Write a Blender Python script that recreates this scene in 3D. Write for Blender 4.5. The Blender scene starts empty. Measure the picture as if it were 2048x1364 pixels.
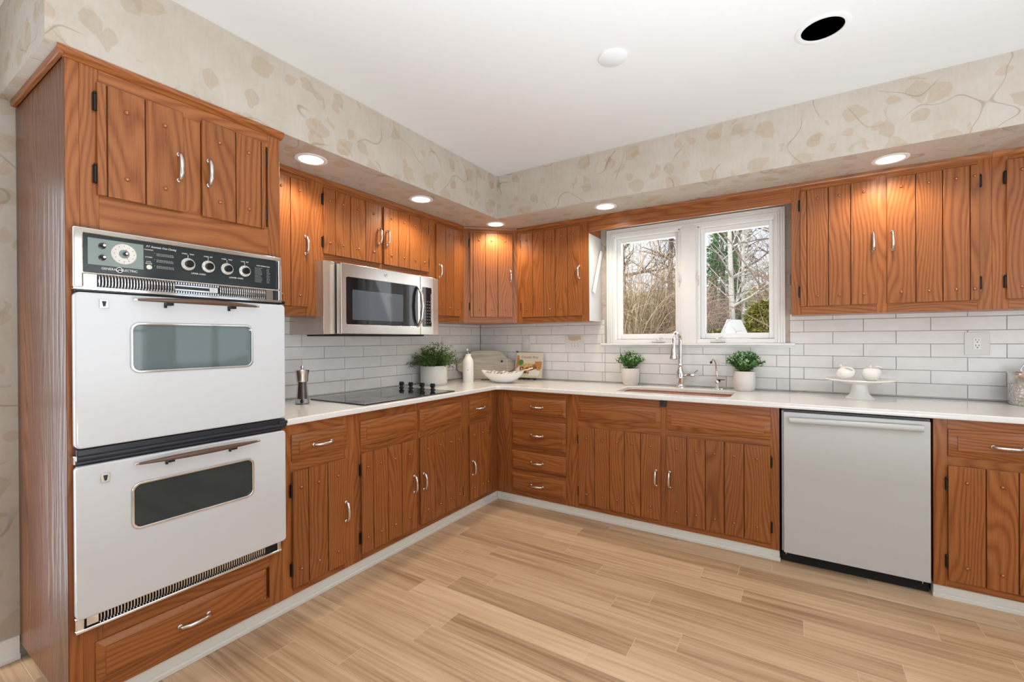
import bpy, bmesh, math, random
from mathutils import Vector, Matrix
R = math.radians
PI = math.pi
S = bpy.context.scene
COL = S.collection
rnd = random.Random(7)

# ------------------------------------------------------------------ camera, world, sun, big lights, exposure
cd = bpy.data.cameras.new('camera'); cam = bpy.data.objects.new('camera', cd); COL.objects.link(cam)
cd.sensor_width = 36.0; cd.lens = 893.254 / 2048 * 36.0; cd.clip_start = 0.05; cd.clip_end = 200
_yaw, _pit, _rol = R(122.3699), R(-0.1715), R(-0.3109)
_F = Vector((math.cos(_yaw) * math.cos(_pit), math.sin(_yaw) * math.cos(_pit), math.sin(_pit)))
_Rt = Vector((math.sin(_yaw), -math.cos(_yaw), 0)); _U = _Rt.cross(_F)
_R2 = math.cos(_rol) * _Rt + math.sin(_rol) * _U; _U2 = -math.sin(_rol) * _Rt + math.cos(_rol) * _U
cam.matrix_world = Matrix(((_R2.x, _U2.x, -_F.x, 2.67186), (_R2.y, _U2.y, -_F.y, -3.61573), (_R2.z, _U2.z, -_F.z, 1.27938), (0, 0, 0, 1)))
S.camera = cam
S.view_settings.view_transform = 'Standard'; S.view_settings.look = 'None'
S.view_settings.exposure = -0.50; S.view_settings.gamma = 1.0; S.view_settings.use_curve_mapping = False
S.cycles.use_denoising = True
S.cycles.max_bounces = 8; S.cycles.transparent_max_bounces = 24
S.cycles.sample_clamp_indirect = 6.0; S.cycles.caustics_reflective = False; S.cycles.caustics_refractive = False

w = bpy.data.worlds.new('overcast_sky'); S.world = w; w.use_nodes = True
nt = w.node_tree; nt.nodes.clear()
_o = nt.nodes.new('ShaderNodeOutputWorld'); _b = nt.nodes.new('ShaderNodeBackground')
_t = nt.nodes.new('ShaderNodeTexCoord'); _n = nt.nodes.new('ShaderNodeTexNoise'); _r = nt.nodes.new('ShaderNodeValToRGB')
_n.inputs['Scale'].default_value = 2.2; _n.inputs['Detail'].default_value = 4
_r.color_ramp.elements[0].position = .35; _r.color_ramp.elements[0].color = (.80, .87, .97, 1)
_r.color_ramp.elements[1].position = .65; _r.color_ramp.elements[1].color = (1, 1, 1, 1)
nt.links.new(_t.outputs['Generated'], _n.inputs['Vector']); nt.links.new(_n.outputs['Fac'], _r.inputs['Fac'])
nt.links.new(_r.outputs['Color'], _b.inputs['Color']); nt.links.new(_b.outputs['Background'], _o.inputs['Surface'])
_b.inputs['Strength'].default_value = 1.75

def add_light(name, kind, loc, energy, color, target=None, **kw):
    l = bpy.data.lights.new(name, kind); l.energy = energy; l.color = color
    for k, v in kw.items(): setattr(l, k, v)
    o = bpy.data.objects.new(name, l); COL.objects.link(o); o.location = loc
    if target is not None:
        o.rotation_euler = (Vector(target) - Vector(loc)).to_track_quat('-Z', 'Y').to_euler()
    return o
add_light('sun', 'SUN', (-6, -12, 14), 4.0, (1.0, .95, .86), target=(0, 8, 1), angle=R(8))
# daylight entering through the windows of the room
add_light('window_daylight_back', 'AREA', (1.1, -6.25, 1.35), 9, (.84, .92, 1.0), target=(1.4, 0, 1.0), shape='RECTANGLE', size=1.1, size_y=2.0)
add_light('window_daylight_right', 'AREA', (4.68, -2.6, 1.5), 24, (.95, .97, 1.0), target=(0, -2.0, 1.1), shape='RECTANGLE', size=2.6, size_y=1.6)
add_light('patio_door_daylight', 'AREA', (-.16, -4.27, 1.02), 36, (.80, .90, 1.0), target=(3, -4.0, .8), shape='RECTANGLE', size=1.7, size_y=1.9)
# assumed fill lamp aimed up at the ceiling, added to even out the brightness
add_light('ceiling_bounce_fill', 'AREA', (3.2, -3.4, .55), 145, (.88, .945, 1.0), target=(3.2, -3.39, 4.0), shape='DISK', size=1.6)
add_light('window_daylight_kitchen', 'AREA', (2.0, .32, 1.75), 10, (.94, .97, 1.0), target=(2.0, -2.5, .4), shape='RECTANGLE', size=1.1, size_y=.8)

# ------------------------------------------------------------------ node helper and materials
class G:
    def __init__(s, name):
        s.mat = bpy.data.materials.new(name); s.mat.use_nodes = True
        s.nt = s.mat.node_tree; s.nt.nodes.clear()
        s.out = s.nt.nodes.new('ShaderNodeOutputMaterial')
        s.p = s.nt.nodes.new('ShaderNodeBsdfPrincipled'); s.nt.links.new(s.p.outputs[0], s.out.inputs[0])
    def n(s, t, **kw):
        nd = s.nt.nodes.new(t)
        for k, v in kw.items(): setattr(nd, k, v)
        return nd
    def put(s, sock, v):
        if hasattr(v, 'is_linked') or isinstance(v, bpy.types.NodeSocket): s.nt.links.new(v, sock)
        else: sock.default_value = v
    def m(s, op, a, b=None, c=None):
        nd = s.n('ShaderNodeMath', operation=op)
        s.put(nd.inputs[0], a)
        if b is not None: s.put(nd.inputs[1], b)
        if c is not None: s.put(nd.inputs[2], c)
        return nd.outputs[0]
    def sep(s, v):
        nd = s.n('ShaderNodeSeparateXYZ'); s.put(nd.inputs[0], v); return nd.outputs
    def comb(s, x, y, z=0.0):
        nd = s.n('ShaderNodeCombineXYZ'); s.put(nd.inputs[0], x); s.put(nd.inputs[1], y); s.put(nd.inputs[2], z); return nd.outputs[0]
    def noise(s, v, scale=1.0, detail=2.0, rough=.5):
        nd = s.n('ShaderNodeTexNoise'); s.put(nd.inputs['Vector'], v); nd.inputs['Scale'].default_value = scale
        nd.inputs['Detail'].default_value = detail; nd.inputs['Roughness'].default_value = rough; return nd.outputs['Fac']
    def ramp(s, f, stops):
        nd = s.n('ShaderNodeValToRGB'); s.put(nd.inputs[0], f); e = nd.color_ramp.elements
        while len(e) < len(stops): e.new(.5)
        for i, (p, c) in enumerate(stops): e[i].position = p; e[i].color = (*c, 1)
        return nd.outputs[0]
    def mix(s, f, a, b, mode='MIX'):
        nd = s.n('ShaderNodeMix', data_type='RGBA', blend_type=mode)
        s.put(nd.inputs[0], f)
        for i, v in ((6, a), (7, b)):
            s.put(nd.inputs[i], (*v, 1) if isinstance(v, tuple) and len(v) == 3 else v)
        return nd.outputs[2]
    def step(s, f, a, b):   # smooth step from a to b
        nd = s.n('ShaderNodeMapRange', interpolation_type='SMOOTHSTEP'); s.put(nd.inputs[0], f)
        nd.inputs[1].default_value = a; nd.inputs[2].default_value = b; return nd.outputs[0]
    def uv(s): return s.n('ShaderNodeUVMap').outputs[0]
    def obj(s): return s.n('ShaderNodeTexCoord').outputs['Object']
    def rand(s): return s.n('ShaderNodeObjectInfo').outputs['Random']
    def bump(s, h, dist=.001, strength=1.0):
        nd = s.n('ShaderNodeBump'); nd.inputs['Distance'].default_value = dist; nd.inputs['Strength'].default_value = strength
        s.put(nd.inputs['Height'], h); s.nt.links.new(nd.outputs[0], s.p.inputs['Normal'])
    def set(s, **kw):
        for k, v in kw.items():
            s.put(s.p.inputs[k.replace('_', ' ')], (*v, 1) if isinstance(v, tuple) and len(v) == 3 else v)
        return s

def plain(name, col, rough=.5, metal=0.0, **kw):
    g = G(name); g.set(Base_Color=col, Roughness=rough, Metallic=metal, **kw); return g.mat

def wood(name, dark, mid, light, rough=.3, ringf=46.0, fiber=.72):
    g = G(name); u, v, _ = g.sep(g.uv())
    n1 = g.noise(g.comb(g.m('MULTIPLY', u, 5.0), g.m('MULTIPLY', v, .9)), 1.0, 1.5)
    ph = g.m('ADD', g.m('MULTIPLY', u, ringf), g.m('MULTIPLY', n1, 15.0))
    ring = g.m('ADD', g.m('MULTIPLY', g.m('SINE', g.m('MULTIPLY', ph, 6.283)), .5), .5)
    ring = g.m('POWER', ring, .7)
    fb = g.noise(g.comb(g.m('MULTIPLY', u, 420.0), g.m('MULTIPLY', v, 9.0)), 1.0, 3.0, .6)
    pore = g.noise(g.comb(g.m('MULTIPLY', u, 160.0), g.m('MULTIPLY', v, 5.0)), 1.0, 2.0, .6)
    fac = g.m('ADD', g.m('MULTIPLY', ring, 1 - fiber), g.m('MULTIPLY', g.m('ADD', g.m('MULTIPLY', fb, .6), g.m('MULTIPLY', pore, .4)), fiber))
    c = g.ramp(fac, [(.22, dark), (.48, mid), (.78, light)])
    tone = g.noise(g.comb(g.m('MULTIPLY', u, 3.0), g.m('MULTIPLY', v, .7), 3.3), 1.0, 1.0)
    k = g.m('ADD', .68, g.m('ADD', g.m('MULTIPLY', tone, .42), g.m('MULTIPLY', g.rand(), .18)))
    hs = g.n('ShaderNodeHueSaturation'); g.put(hs.inputs['Value'], k); g.put(hs.inputs['Color'], c)
    g.set(Base_Color=hs.outputs[0], Roughness=rough, Specular_IOR_Level=.4)
    g.bump(g.m('ADD', g.m('MULTIPLY', ring, .3), fb), .0004, .35)
    return g.mat

M = {}
M['oak'] = wood('stained_oak', (.160, .044, .011), (.292, .093, .024), (.385, .142, .042))
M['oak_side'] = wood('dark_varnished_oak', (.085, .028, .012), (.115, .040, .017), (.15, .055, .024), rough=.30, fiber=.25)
def _streak():
    mt = M['oak_side']; n = mt.node_tree; b = [q for q in n.nodes if q.type == 'BUMP'][0]; uvn = n.nodes.new('ShaderNodeUVMap'); mp = n.nodes.new('ShaderNodeMapping'); nz = n.nodes.new('ShaderNodeTexNoise')
    mp.inputs['Scale'].default_value = (28, 2.2, 1); nz.inputs['Scale'].default_value = 1.0; nz.inputs['Detail'].default_value = 2
    n.links.new(uvn.outputs[0], mp.inputs[0]); n.links.new(mp.outputs[0], nz.inputs[0]); n.links.new(nz.outputs[0], b.inputs['Height']); b.inputs['Distance'].default_value = .006; b.inputs['Strength'].default_value = .9
_streak()
M['oak_gap'] = plain('cabinet_shadow_gap', (.10, .028, .008), .6)
M['nail'] = plain('copper_brown_nail_head', (.42, .17, .075), .22, .55)
M['iron'] = plain('blackened_iron', (.035, .032, .028), .38, .8)
M['satin'] = plain('satin_chrome', (.74, .73, .71), .24, 1.0)
M['chrome'] = plain('polished_chrome', (.82, .83, .84), .07, 1.0)
def brushed(name, col, r):
    g = G(name); x, y, z = g.sep(g.obj())
    f = g.noise(g.comb(g.m('MULTIPLY', x, 4.0), g.m('MULTIPLY', y, 4.0), g.m('MULTIPLY', z, 700.0)), 1.0, 2.0)
    g.set(Base_Color=col, Metallic=1.0, Roughness=g.m('ADD', r, g.m('MULTIPLY', f, .03))); return g.mat
M['steel'] = brushed('brushed_stainless_steel', (.64, .62, .59), .22)
M['enamel'] = plain('white_enamel', (.64, .66, .685), .12)
M['dw'] = plain('pale_grey_white_steel', (.52, .53, .52), .30)
M['black'] = plain('black_plastic', (.012, .012, .013), .35)
M['black_gloss'] = plain('black_glass', (.010, .012, .014), .04)
M['matte_black'] = plain('matte_black', (.006, .006, .006), .8)
M['dark_gap'] = plain('dark_rubber', (.02, .022, .03), .3)
M['panel_glass'] = plain('dark_control_panel_glass', (.022, .030, .032), .10)
M['clock_green'] = plain('grey_green_panel', (.22, .28, .26), .18)
M['dial_white'] = plain('ivory_dial', (.72, .70, .64), .3)
M['letter'] = plain('white_lettering', (.80, .80, .78), .5)
M['letter_dim'] = plain('pale_grey_lettering', (.30, .33, .33), .5)
M['red'] = plain('red_brown_hand', (.35, .12, .09), .4)
M['oven_glass'] = plain('dark_oven_window_glass', (.022, .036, .042), .035, Specular_IOR_Level=.6)
M['oven_glass_pale'] = plain('pale_oven_window_glass', (.105, .150, .155), .035, Specular_IOR_Level=1.0)
M['handle_brown'] = plain('brown_wood_look_bar', (.115, .062, .040), .35)
M['white_paint'] = plain('white_gloss_paint', (.87, .87, .86), .28)
M['base_paint'] = plain('off_white_baseboard_paint', (.70, .68, .63), .4)
M['ceil'] = plain('white_ceiling_paint', (.79, .815, .83), .85)
M['plastic_white'] = plain('white_plastic', (.70, .69, .67), .35)
M['laminate'] = plain('white_laminate', (.66, .65, .66), .22)
M['ceramic'] = plain('white_ceramic', (.84, .83, .80), .16)
M['pot_matte'] = plain('matte_white_clay', (.74, .72, .69), .6)
M['soil'] = plain('dark_soil', (.03, .022, .015), .9)
M['slot'] = plain('dark_slot', (.03, .028, .025), .6)
M['tape'] = plain('peeling_tan_paint', (.52, .43, .31), .8)
def quartz():
    g = G('white_quartz'); f = g.noise(g.obj(), 60.0, 4.0)
    g.set(Base_Color=g.ramp(f, [(.3, (.78, .78, .765)), (.7, (.83, .83, .82))]), Roughness=.10); return g.mat
M['quartz'] = quartz()
def tile_mat():
    g = G('glazed_white_tile')
    f = g.noise(g.uv(), 9.0, 3.0)
    g.set(Base_Color=g.ramp(f, [(.3, (.76, .755, .745)), (.7, (.82, .815, .805))]), Roughness=.09)
    g.bump(g.noise(g.uv(), 28.0, 1.0), .0011, .5); return g.mat
M['tile'] = tile_mat()
M['grout'] = plain('grey_grout', (.40, .385, .365), .8)
def paper():
    g = G('faded_leaf_wallpaper'); uv = g.uv()
    u, v, _ = g.sep(uv)
    blot = g.noise(uv, 5.0, 5.0, .6)
    weave = g.noise(g.comb(g.m('MULTIPLY', u, 60.0), g.m('MULTIPLY', v, 12.0)), 1.0, 3.0)
    base = g.ramp(g.m('ADD', g.m('MULTIPLY', blot, .7), g.m('MULTIPLY', weave, .3)), [(.30, (.48, .427, .36)), (.52, (.535, .488, .425)), (.72, (.575, .537, .48))])
    wob = g.n('ShaderNodeTexNoise'); g.put(wob.inputs['Vector'], uv); wob.inputs['Scale'].default_value = 22.0
    vm = g.n('ShaderNodeVectorMath', operation='MULTIPLY_ADD'); g.put(vm.inputs[0], wob.outputs['Color']); vm.inputs[1].default_value = (.03, .03, 0); g.put(vm.inputs[2], uv)
    cur = base
    for scale, off, L, W, thr, colr, a in ((4.6, 0.0, .062, .042, .50, (.43, .32, .195), .42), (6.1, 7.3, .046, .030, .62, (.39, .29, .185), .40), (7.5, 13.1, .034, .021, .62, (.45, .30, .19), .40)):
        av = g.n('ShaderNodeVectorMath', operation='ADD'); g.put(av.inputs[0], vm.outputs[0]); av.inputs[1].default_value = (off, off * .7, 0)
        vo = g.n('ShaderNodeTexVoronoi', voronoi_dimensions='2D'); g.put(vo.inputs['Vector'], av.outputs[0]); vo.inputs['Scale'].default_value = scale
        vo.inputs['Randomness'].default_value = .8
        sv = g.n('ShaderNodeVectorMath', operation='SCALE'); g.put(sv.inputs[0], vo.outputs['Position']); sv.inputs['Scale'].default_value = 1.0 if True else 1 / scale
        df = g.n('ShaderNodeVectorMath', operation='SUBTRACT'); g.put(df.inputs[0], av.outputs[0]); g.put(df.inputs[1], sv.outputs[0])
        cr, cg, cb = g.sep(vo.outputs['Color'])
        ro = g.n('ShaderNodeVectorRotate', rotation_type='Z_AXIS'); g.put(ro.inputs['Vector'], df.outputs[0]); g.put(ro.inputs['Angle'], g.m('MULTIPLY', cr, 6.283))
        x, y, _ = g.sep(ro.outputs[0])
        t = g.m('DIVIDE', y, L)                                   # -1 tip .. 1 base of a heart-shaped leaf
        wd = g.m('MULTIPLY', g.m('MULTIPLY', W, g.m('SUBTRACT', 1.0, g.m('MULTIPLY', t, t))), g.m('ADD', 1.0, g.m('MULTIPLY', t, .55)))
        d = g.m('SUBTRACT', wd, g.m('ABSOLUTE', x))
        ins = g.m('MULTIPLY', g.step(d, -.003, .003), g.m('GREATER_THAN', cg, thr))
        vein = g.m('SUBTRACT', 1.0, g.m('MULTIPLY', g.step(g.m('ABSOLUTE', x), .003, .001), .25))
        tex = g.m('ADD', .55, g.m('MULTIPLY', g.noise(uv, 30.0, 3.0), .8))
        fac = g.m('MULTIPLY', g.m('MULTIPLY', ins, a), g.m('MULTIPLY', tex, vein))
        cur = g.mix(g.m('MINIMUM', fac, 1.0), cur, colr)
    for sc, seed in ((2.6, 1.7), (3.4, 9.2)):
        nz = g.noise(g.comb(u, v, seed), sc, 1.0)
        line = g.m('MULTIPLY', g.step(g.m('ABSOLUTE', g.m('SUBTRACT', nz, .5)), .006, .002), g.step(g.noise(g.comb(u, v, seed + 4), 3.0, 1.0), .48, .56))
        cur = g.mix(g.m('MULTIPLY', line, .5), cur, (.27, .21, .15))
    g.set(Base_Color=cur, Roughness=.75, Specular_IOR_Level=.25)
    return g.mat
M['paper'] = paper()
def floor_mat():
    g = G('bamboo_plank_floor'); u, v, _ = g.sep(g.uv())
    W, L = .131, .95
    rv = g.m('DIVIDE', g.m('ADD', v, 1.20 + W * 80), W); row = g.m('FLOOR', rv); fy = g.m('SUBTRACT', rv, row)
    wn = g.n('ShaderNodeTexWhiteNoise', noise_dimensions='1D'); g.put(wn.inputs['W'], row)
    cu = g.m('ADD', g.m('DIVIDE', u, L), g.m('MULTIPLY', wn.outputs['Value'], 1.0)); col = g.m('FLOOR', cu); fx = g.m('SUBTRACT', cu, col)
    wn2 = g.n('ShaderNodeTexWhiteNoise', noise_dimensions='2D'); g.put(wn2.inputs['Vector'], g.comb(row, col))
    idn = wn2.outputs['Value']
    st = g.noise(g.comb(g.m('MULTIPLY', u, 1.8), g.m('MULTIPLY', v, 62.0), g.m('MULTIPLY', idn, 40.0)), 1.0, 4.0, .6)
    st2 = g.noise(g.comb(g.m('MULTIPLY', u, .9), g.m('MULTIPLY', v, 13.0), g.m('MULTIPLY', idn, 90.0)), 1.0, 2.0, .5)
    spk = g.noise(g.comb(g.m('MULTIPLY', u, 12.0), g.m('MULTIPLY', v, 170.0), 2.0), 1.0, 2.0, .5)
    f = g.m('ADD', g.m('ADD', g.m('MULTIPLY', st, .55), g.m('MULTIPLY', st2, .35)), g.m('MULTIPLY', idn, .12))
    c = g.ramp(f, [(.34, (.31, .185, .10)), (.47, (.475, .315, .19)), (.57, (.555, .388, .245)), (.70, (.64, .475, .32))])
    c = g.mix(g.m('MULTIPLY', g.step(spk, .68, .78), .45), c, (.22, .13, .075))
    hs = g.n('ShaderNodeHueSaturation'); g.put(hs.inputs['Value'], g.m('ADD', .92, g.m('MULTIPLY', idn, .15))); g.put(hs.inputs['Color'], c)
    ey = g.m('MINIMUM', fy, g.m('SUBTRACT', 1.0, fy)); ex = g.m('MINIMUM', fx, g.m('SUBTRACT', 1.0, fx))
    seam = g.m('MAXIMUM', g.step(ey, .016, .006), g.step(ex, .0024, .001))
    c2 = g.mix(g.m('MULTIPLY', seam, .55), hs.outputs[0], (.66, .53, .38))
    g.set(Base_Color=c2, Roughness=g.m('ADD', .33, g.m('MULTIPLY', st, .15)), Specular_IOR_Level=.4)
    g.bump(g.m('SUBTRACT', g.m('MULTIPLY', st, .25), seam), .0006, .5)
    return g.mat
M['floor'] = floor_mat()
def glass_thin(name, tint=(1, 1, 1), refl=.06):
    g = G(name); t = g.n('ShaderNodeBsdfTransparent'); t.inputs[0].default_value = (*tint, 1)
    gl = g.n('ShaderNodeBsdfGlossy'); gl.inputs['Roughness'].default_value = .01
    lw = g.n('ShaderNodeLayerWeight'); lw.inputs['Blend'].default_value = .25
    mx = g.n('ShaderNodeMixShader'); g.put(mx.inputs[0], g.m('ADD', refl * .5, g.m('MULTIPLY', lw.outputs['Fresnel'], refl * 4)))
    g.nt.links.new(t.outputs[0], mx.inputs[1]); g.nt.links.new(gl.outputs[0], mx.inputs[2]); g.nt.links.new(mx.outputs[0], g.out.inputs[0])
    return g.mat
M['pane'] = glass_thin('window_glass', refl=.012)
M['clear'] = glass_thin('clear_acrylic', (.93, .95, .96), .12)
def emit(name, col, st):
    g = G(name); g.set(Base_Color=(.9, .9, .9), Emission_Color=col, Emission_Strength=st, Roughness=.5); return g.mat
M['lens'] = emit('glowing_lamp_lens', (1.0, .93, .82), 7.0)
def leafy(name, a, b, rough=.5, tr=.0):
    g = G(name); f = g.noise(g.obj(), 45.0, 2.0); x, y, z = g.sep(g.n('ShaderNodeNewGeometry').outputs['Position'])
    rp = g.n('ShaderNodeNewGeometry').outputs['Random Per Island']
    g.set(Base_Color=g.mix(g.m('MULTIPLY', g.m('ADD', f, rp), .5), a, b), Roughness=rough); return g.mat
M['fern'] = leafy('fern_leaf', (.020, .085, .012), (.16, .30, .045))
M['fern_dark'] = leafy('dark_fern_tip', (.02, .035, .01), (.06, .09, .025))
M['leaf'] = leafy('bright_green_leaf', (.020, .120, .015), (.20, .42, .12))
M['bloom'] = plain('pale_blossom', (.78, .80, .76), .6)
M['stem'] = plain('green_brown_stem', (.10, .10, .03), .7)
M['twig'] = leafy('tan_twig', (.17, .105, .06), (.78, .62, .45), .8)
M['bark'] = leafy('dark_bark', (.10, .085, .075), (.20, .17, .15), .9)
M['bark_branch'] = leafy('grey_brown_branch', (.16, .12, .10), (.34, .26, .21), .9)
M['birch'] = leafy('white_birch_bark', (.55, .53, .50), (.80, .78, .75), .8)
M['pinktwig'] = leafy('pinkish_twig', (.26, .16, .14), (.62, .46, .42), .9)
M['ever'] = leafy('evergreen_needles', (.06, .20, .07), (.26, .50, .24), .8)
M['yew'] = leafy('yellow_green_needles', (.12, .15, .02), (.55, .50, .13), .8)
M['dry'] = leafy('rust_dry_leaves', (.36, .20, .08), (.58, .38, .18), .8)
def ground():
    g = G('grassy_slope'); f = g.noise(g.obj(), 1.2, 5.0, .7)
    g.set(Base_Color=g.ramp(f, [(.3, (.22, .17, .10)), (.5, (.30, .29, .13)), (.7, (.30, .38, .14))]), Roughness=.95); return g.mat
M['ground'] = ground()
M['shed_white'] = plain('white_shingle_roof', (.85, .86, .88), .7)
M['shed_wall'] = plain('grey_shed_wall', (.45, .44, .42), .8)
def board_mat():
    g = G('bleached_wood'); x, y, z = g.sep(g.obj())
    f = g.noise(g.comb(g.m('MULTIPLY', x, 5.0), g.m('MULTIPLY', y, 40.0), z), 1.0, 4.0)
    g.set(Base_Color=g.ramp(f, [(.3, (.42, .36, .29)), (.6, (.56, .50, .42)), (.8, (.62, .57, .49))]), Roughness=.7); return g.mat
M['board'] = board_mat()
def striped():
    g = G('striped_linen'); x, y, z = g.sep(g.obj())
    s_ = g.m('FRACT', g.m('MULTIPLY', x, 26.0))
    g.set(Base_Color=g.mix(g.m('MULTIPLY', g.m('GREATER_THAN', s_, .72), 1.0), (.72, .68, .61), (.28, .25, .22)), Roughness=.9); return g.mat
M['linen'] = striped()
def pepper():
    g = G('peppercorns'); v = g.n('ShaderNodeTexVoronoi'); g.put(v.inputs['Vector'], g.obj()); v.inputs['Scale'].default_value = 190.0
    g.set(Base_Color=g.ramp(v.outputs['Distance'], [(.1, (.16, .09, .06)), (.7, (.03, .015, .012))]), Roughness=.6); g.bump(v.outputs['Distance'], .003, .6); return g.mat
M['pepper'] = pepper()
def hammered():
    g = G('hammered_pale_metal'); v = g.n('ShaderNodeTexVoronoi'); g.put(v.inputs['Vector'], g.obj()); v.inputs['Scale'].default_value = 75.0
    g.set(Base_Color=(.66, .64, .60), Metallic=1.0, Roughness=.25); g.bump(v.outputs['Distance'], .006, .8); return g.mat
M['hammered'] = hammered()
def food():
    g = G('roast_dish_picture'); v = g.n('ShaderNodeTexVoronoi'); g.put(v.inputs['Vector'], g.obj()); v.inputs['Scale'].default_value = 60.0
    r_, _, _ = g.sep(v.outputs['Color'])
    g.set(Base_Color=g.ramp(r_, [(.1, (.09, .04, .015)), (.35, (.34, .13, .03)), (.6, (.52, .30, .09)), (.85, (.62, .45, .22))]), Roughness=.35); return g.mat
M['food'] = food()
M['cover'] = plain('cream_book_cover', (.66, .60, .48), .35)
M['cover_brown'] = plain('orange_brown_print', (.50, .20, .08), .35)
M['print_green'] = plain('green_leaf_print', (.10, .25, .04), .35)
M['print_white'] = plain('white_print', (.80, .77, .72), .35)
M['title'] = plain('grey_title_lettering', (.22, .21, .18), .5)

# ------------------------------------------------------------------ mesh helpers
def tag(o, label, cat, group=None):
    o['label'] = label; o['category'] = cat
    if group: o['group'] = group
    return o
def finish(name, me, mat, parent=None, loc=None, rot=None, bevel=0, seg=2, smooth=35, mats=None):
    if mats:
        for mm in mats: me.materials.append(mm)
    elif mat is not None: me.materials.append(mat)
    if smooth is not None:
        for p in me.polygons: p.use_smooth = True
        me.set_sharp_from_angle(angle=R(smooth))
    o = bpy.data.objects.new(name, me); COL.objects.link(o)
    if parent: o.parent = parent
    if loc: o.location = loc
    if rot: o.rotation_euler = rot
    if bevel:
        b = o.modifiers.new('bevel', 'BEVEL'); b.width = bevel; b.segments = seg; b.limit_method = 'ANGLE'; b.angle_limit = R(40)
        b.harden_normals = False
    return o
def thing(name, loc, rotz, label, cat, group=None):
    o = bpy.data.objects.new(name, None); COL.objects.link(o); o.empty_display_size = .05
    o.location = loc; o.rotation_euler = (0, 0, rotz); return tag(o, label, cat, group)
class MB:
    """collects boxes, tubes, lathes into one mesh; uv in metres with v along the grain"""
    def __init__(s): s.v = []; s.f = []; s.uvs = []; s.mi = []
    def face(s, idx, g='z', off=(0, 0), mi=0):
        P = [Vector(s.v[i]) for i in idx]
        n = (P[1] - P[0]).cross(P[2] - P[0])
        if len(P) > 3: n += (P[2] - P[0]).cross(P[3] - P[0])
        ax = max(range(3), key=lambda i: abs(n[i])); rem = [i for i in range(3) if i != ax]; gi = 'xyz'.index(g)
        if gi in rem: vi = gi; ui = [i for i in rem if i != gi][0]
        else: ui, vi = rem
        s.f.append(tuple(idx)); s.uvs.append([(p[ui] + off[0], p[vi] + off[1]) for p in P]); s.mi.append(mi)
    def box(s, x0, x1, y0, y1, z0, z1, g='z', mi=0, off=None, tilt=None):
        b = len(s.v)
        off = (rnd.random() * 40, rnd.random() * 40) if off is None else off
        P = [Vector(p) for p in ((x0, y0, z0), (x1, y0, z0), (x1, y1, z0), (x0, y1, z0), (x0, y0, z1), (x1, y0, z1), (x1, y1, z1), (x0, y1, z1))]
        if tilt:
            c = Vector(((x0 + x1) / 2, (y0 + y1) / 2, (z0 + z1) / 2)); P = [c + tilt @ (p - c) for p in P]
        s.v += [tuple(p) for p in P]
        for q in ((0, 3, 2, 1), (4, 5, 6, 7), (0, 1, 5, 4), (1, 2, 6, 5), (2, 3, 7, 6), (3, 0, 4, 7)):
            s.face([b + i for i in q], g, off, mi)
    def frus(s, x0, x1, z0, z1, yb, yf, inx, inz, g='x', off=None):
        """raised panel facing -y: outer rect at yb sloping in to an inner rect at yf"""
        off = (rnd.random() * 40, rnd.random() * 40) if off is None else off
        b = len(s.v)
        for y, a, c in ((yb, 0, 0), (yf, inx, inz)):
            s.v += [(x0 + a, y, z0 + c), (x1 - a, y, z0 + c), (x1 - a, y, z1 - c), (x0 + a, y, z1 - c)]
        for i in range(4): s.face([b + i, b + (i + 1) % 4, b + 4 + (i + 1) % 4, b + 4 + i], g, off)
        s.face([b + 4, b + 5, b + 6, b + 7], g, off)
    def tube(s, pts, rad, seg=8, cap=True, mi=0, flat=1.0, up=None):
        pts = [Vector(p) for p in pts]; n = len(pts)
        rr = rad if isinstance(rad, (list, tuple)) else [rad] * n
        b = len(s.v); prev = None
        for i, p in enumerate(pts):
            t = (pts[min(i + 1, n - 1)] - pts[max(i - 1, 0)])
            t = t.normalized() if t.length > 1e-9 else Vector((0, 0, 1))
            ref = Vector(up) if up else (prev if prev is not None else (Vector((0, 0, 1)) if abs(t.z) < .9 else Vector((1, 0, 0))))
            a = t.cross(ref)
            if a.length < 1e-6: a = t.cross(Vector((1, 0, .3)))
            a.normalize(); c = a.cross(t).normalized(); prev = c
            for k in range(seg):
                an = 2 * PI * k / seg
                s.v.append(tuple(p + a * math.cos(an) * rr[i] + c * math.sin(an) * rr[i] * flat))
        for i in range(n - 1):
            for k in range(seg):
                k2 = (k + 1) % seg
                s.f.append((b + i * seg + k, b + i * seg + k2, b + (i + 1) * seg + k2, b + (i + 1) * seg + k)); s.uvs.append([(0, 0)] * 4); s.mi.append(mi)
        if cap:
            s.f.append(tuple(b + k for k in reversed(range(seg)))); s.uvs.append([(0, 0)] * seg); s.mi.append(mi)
            s.f.append(tuple(b + (n - 1) * seg + k for k in range(seg))); s.uvs.append([(0, 0)] * seg); s.mi.append(mi)
    def lathe(s, prof, seg=32, mi=0, M4=None):
        """prof: list of (r, z); axis z, optional matrix"""
        b = len(s.v); n = len(prof)
        for r, z in prof:
            for k in range(seg):
                a = 2 * PI * k / seg; p = Vector((r * math.cos(a), r * math.sin(a), z))
                s.v.append(tuple(M4 @ p if M4 else p))
        for i in range(n - 1):
            for k in range(seg):
                k2 = (k + 1) % seg
                s.f.append((b + i * seg + k, b + i * seg + k2, b + (i + 1) * seg + k2, b + (i + 1) * seg + k)); s.uvs.append([(0, 0)] * 4); s.mi.append(mi)
        for i, rev in ((0, True), (n - 1, False)):
            if prof[i][0] > 1e-5:
                q = [b + i * seg + k for k in range(seg)]
                s.f.append(tuple(reversed(q) if rev else q)); s.uvs.append([(0, 0)] * seg); s.mi.append(mi)
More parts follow.
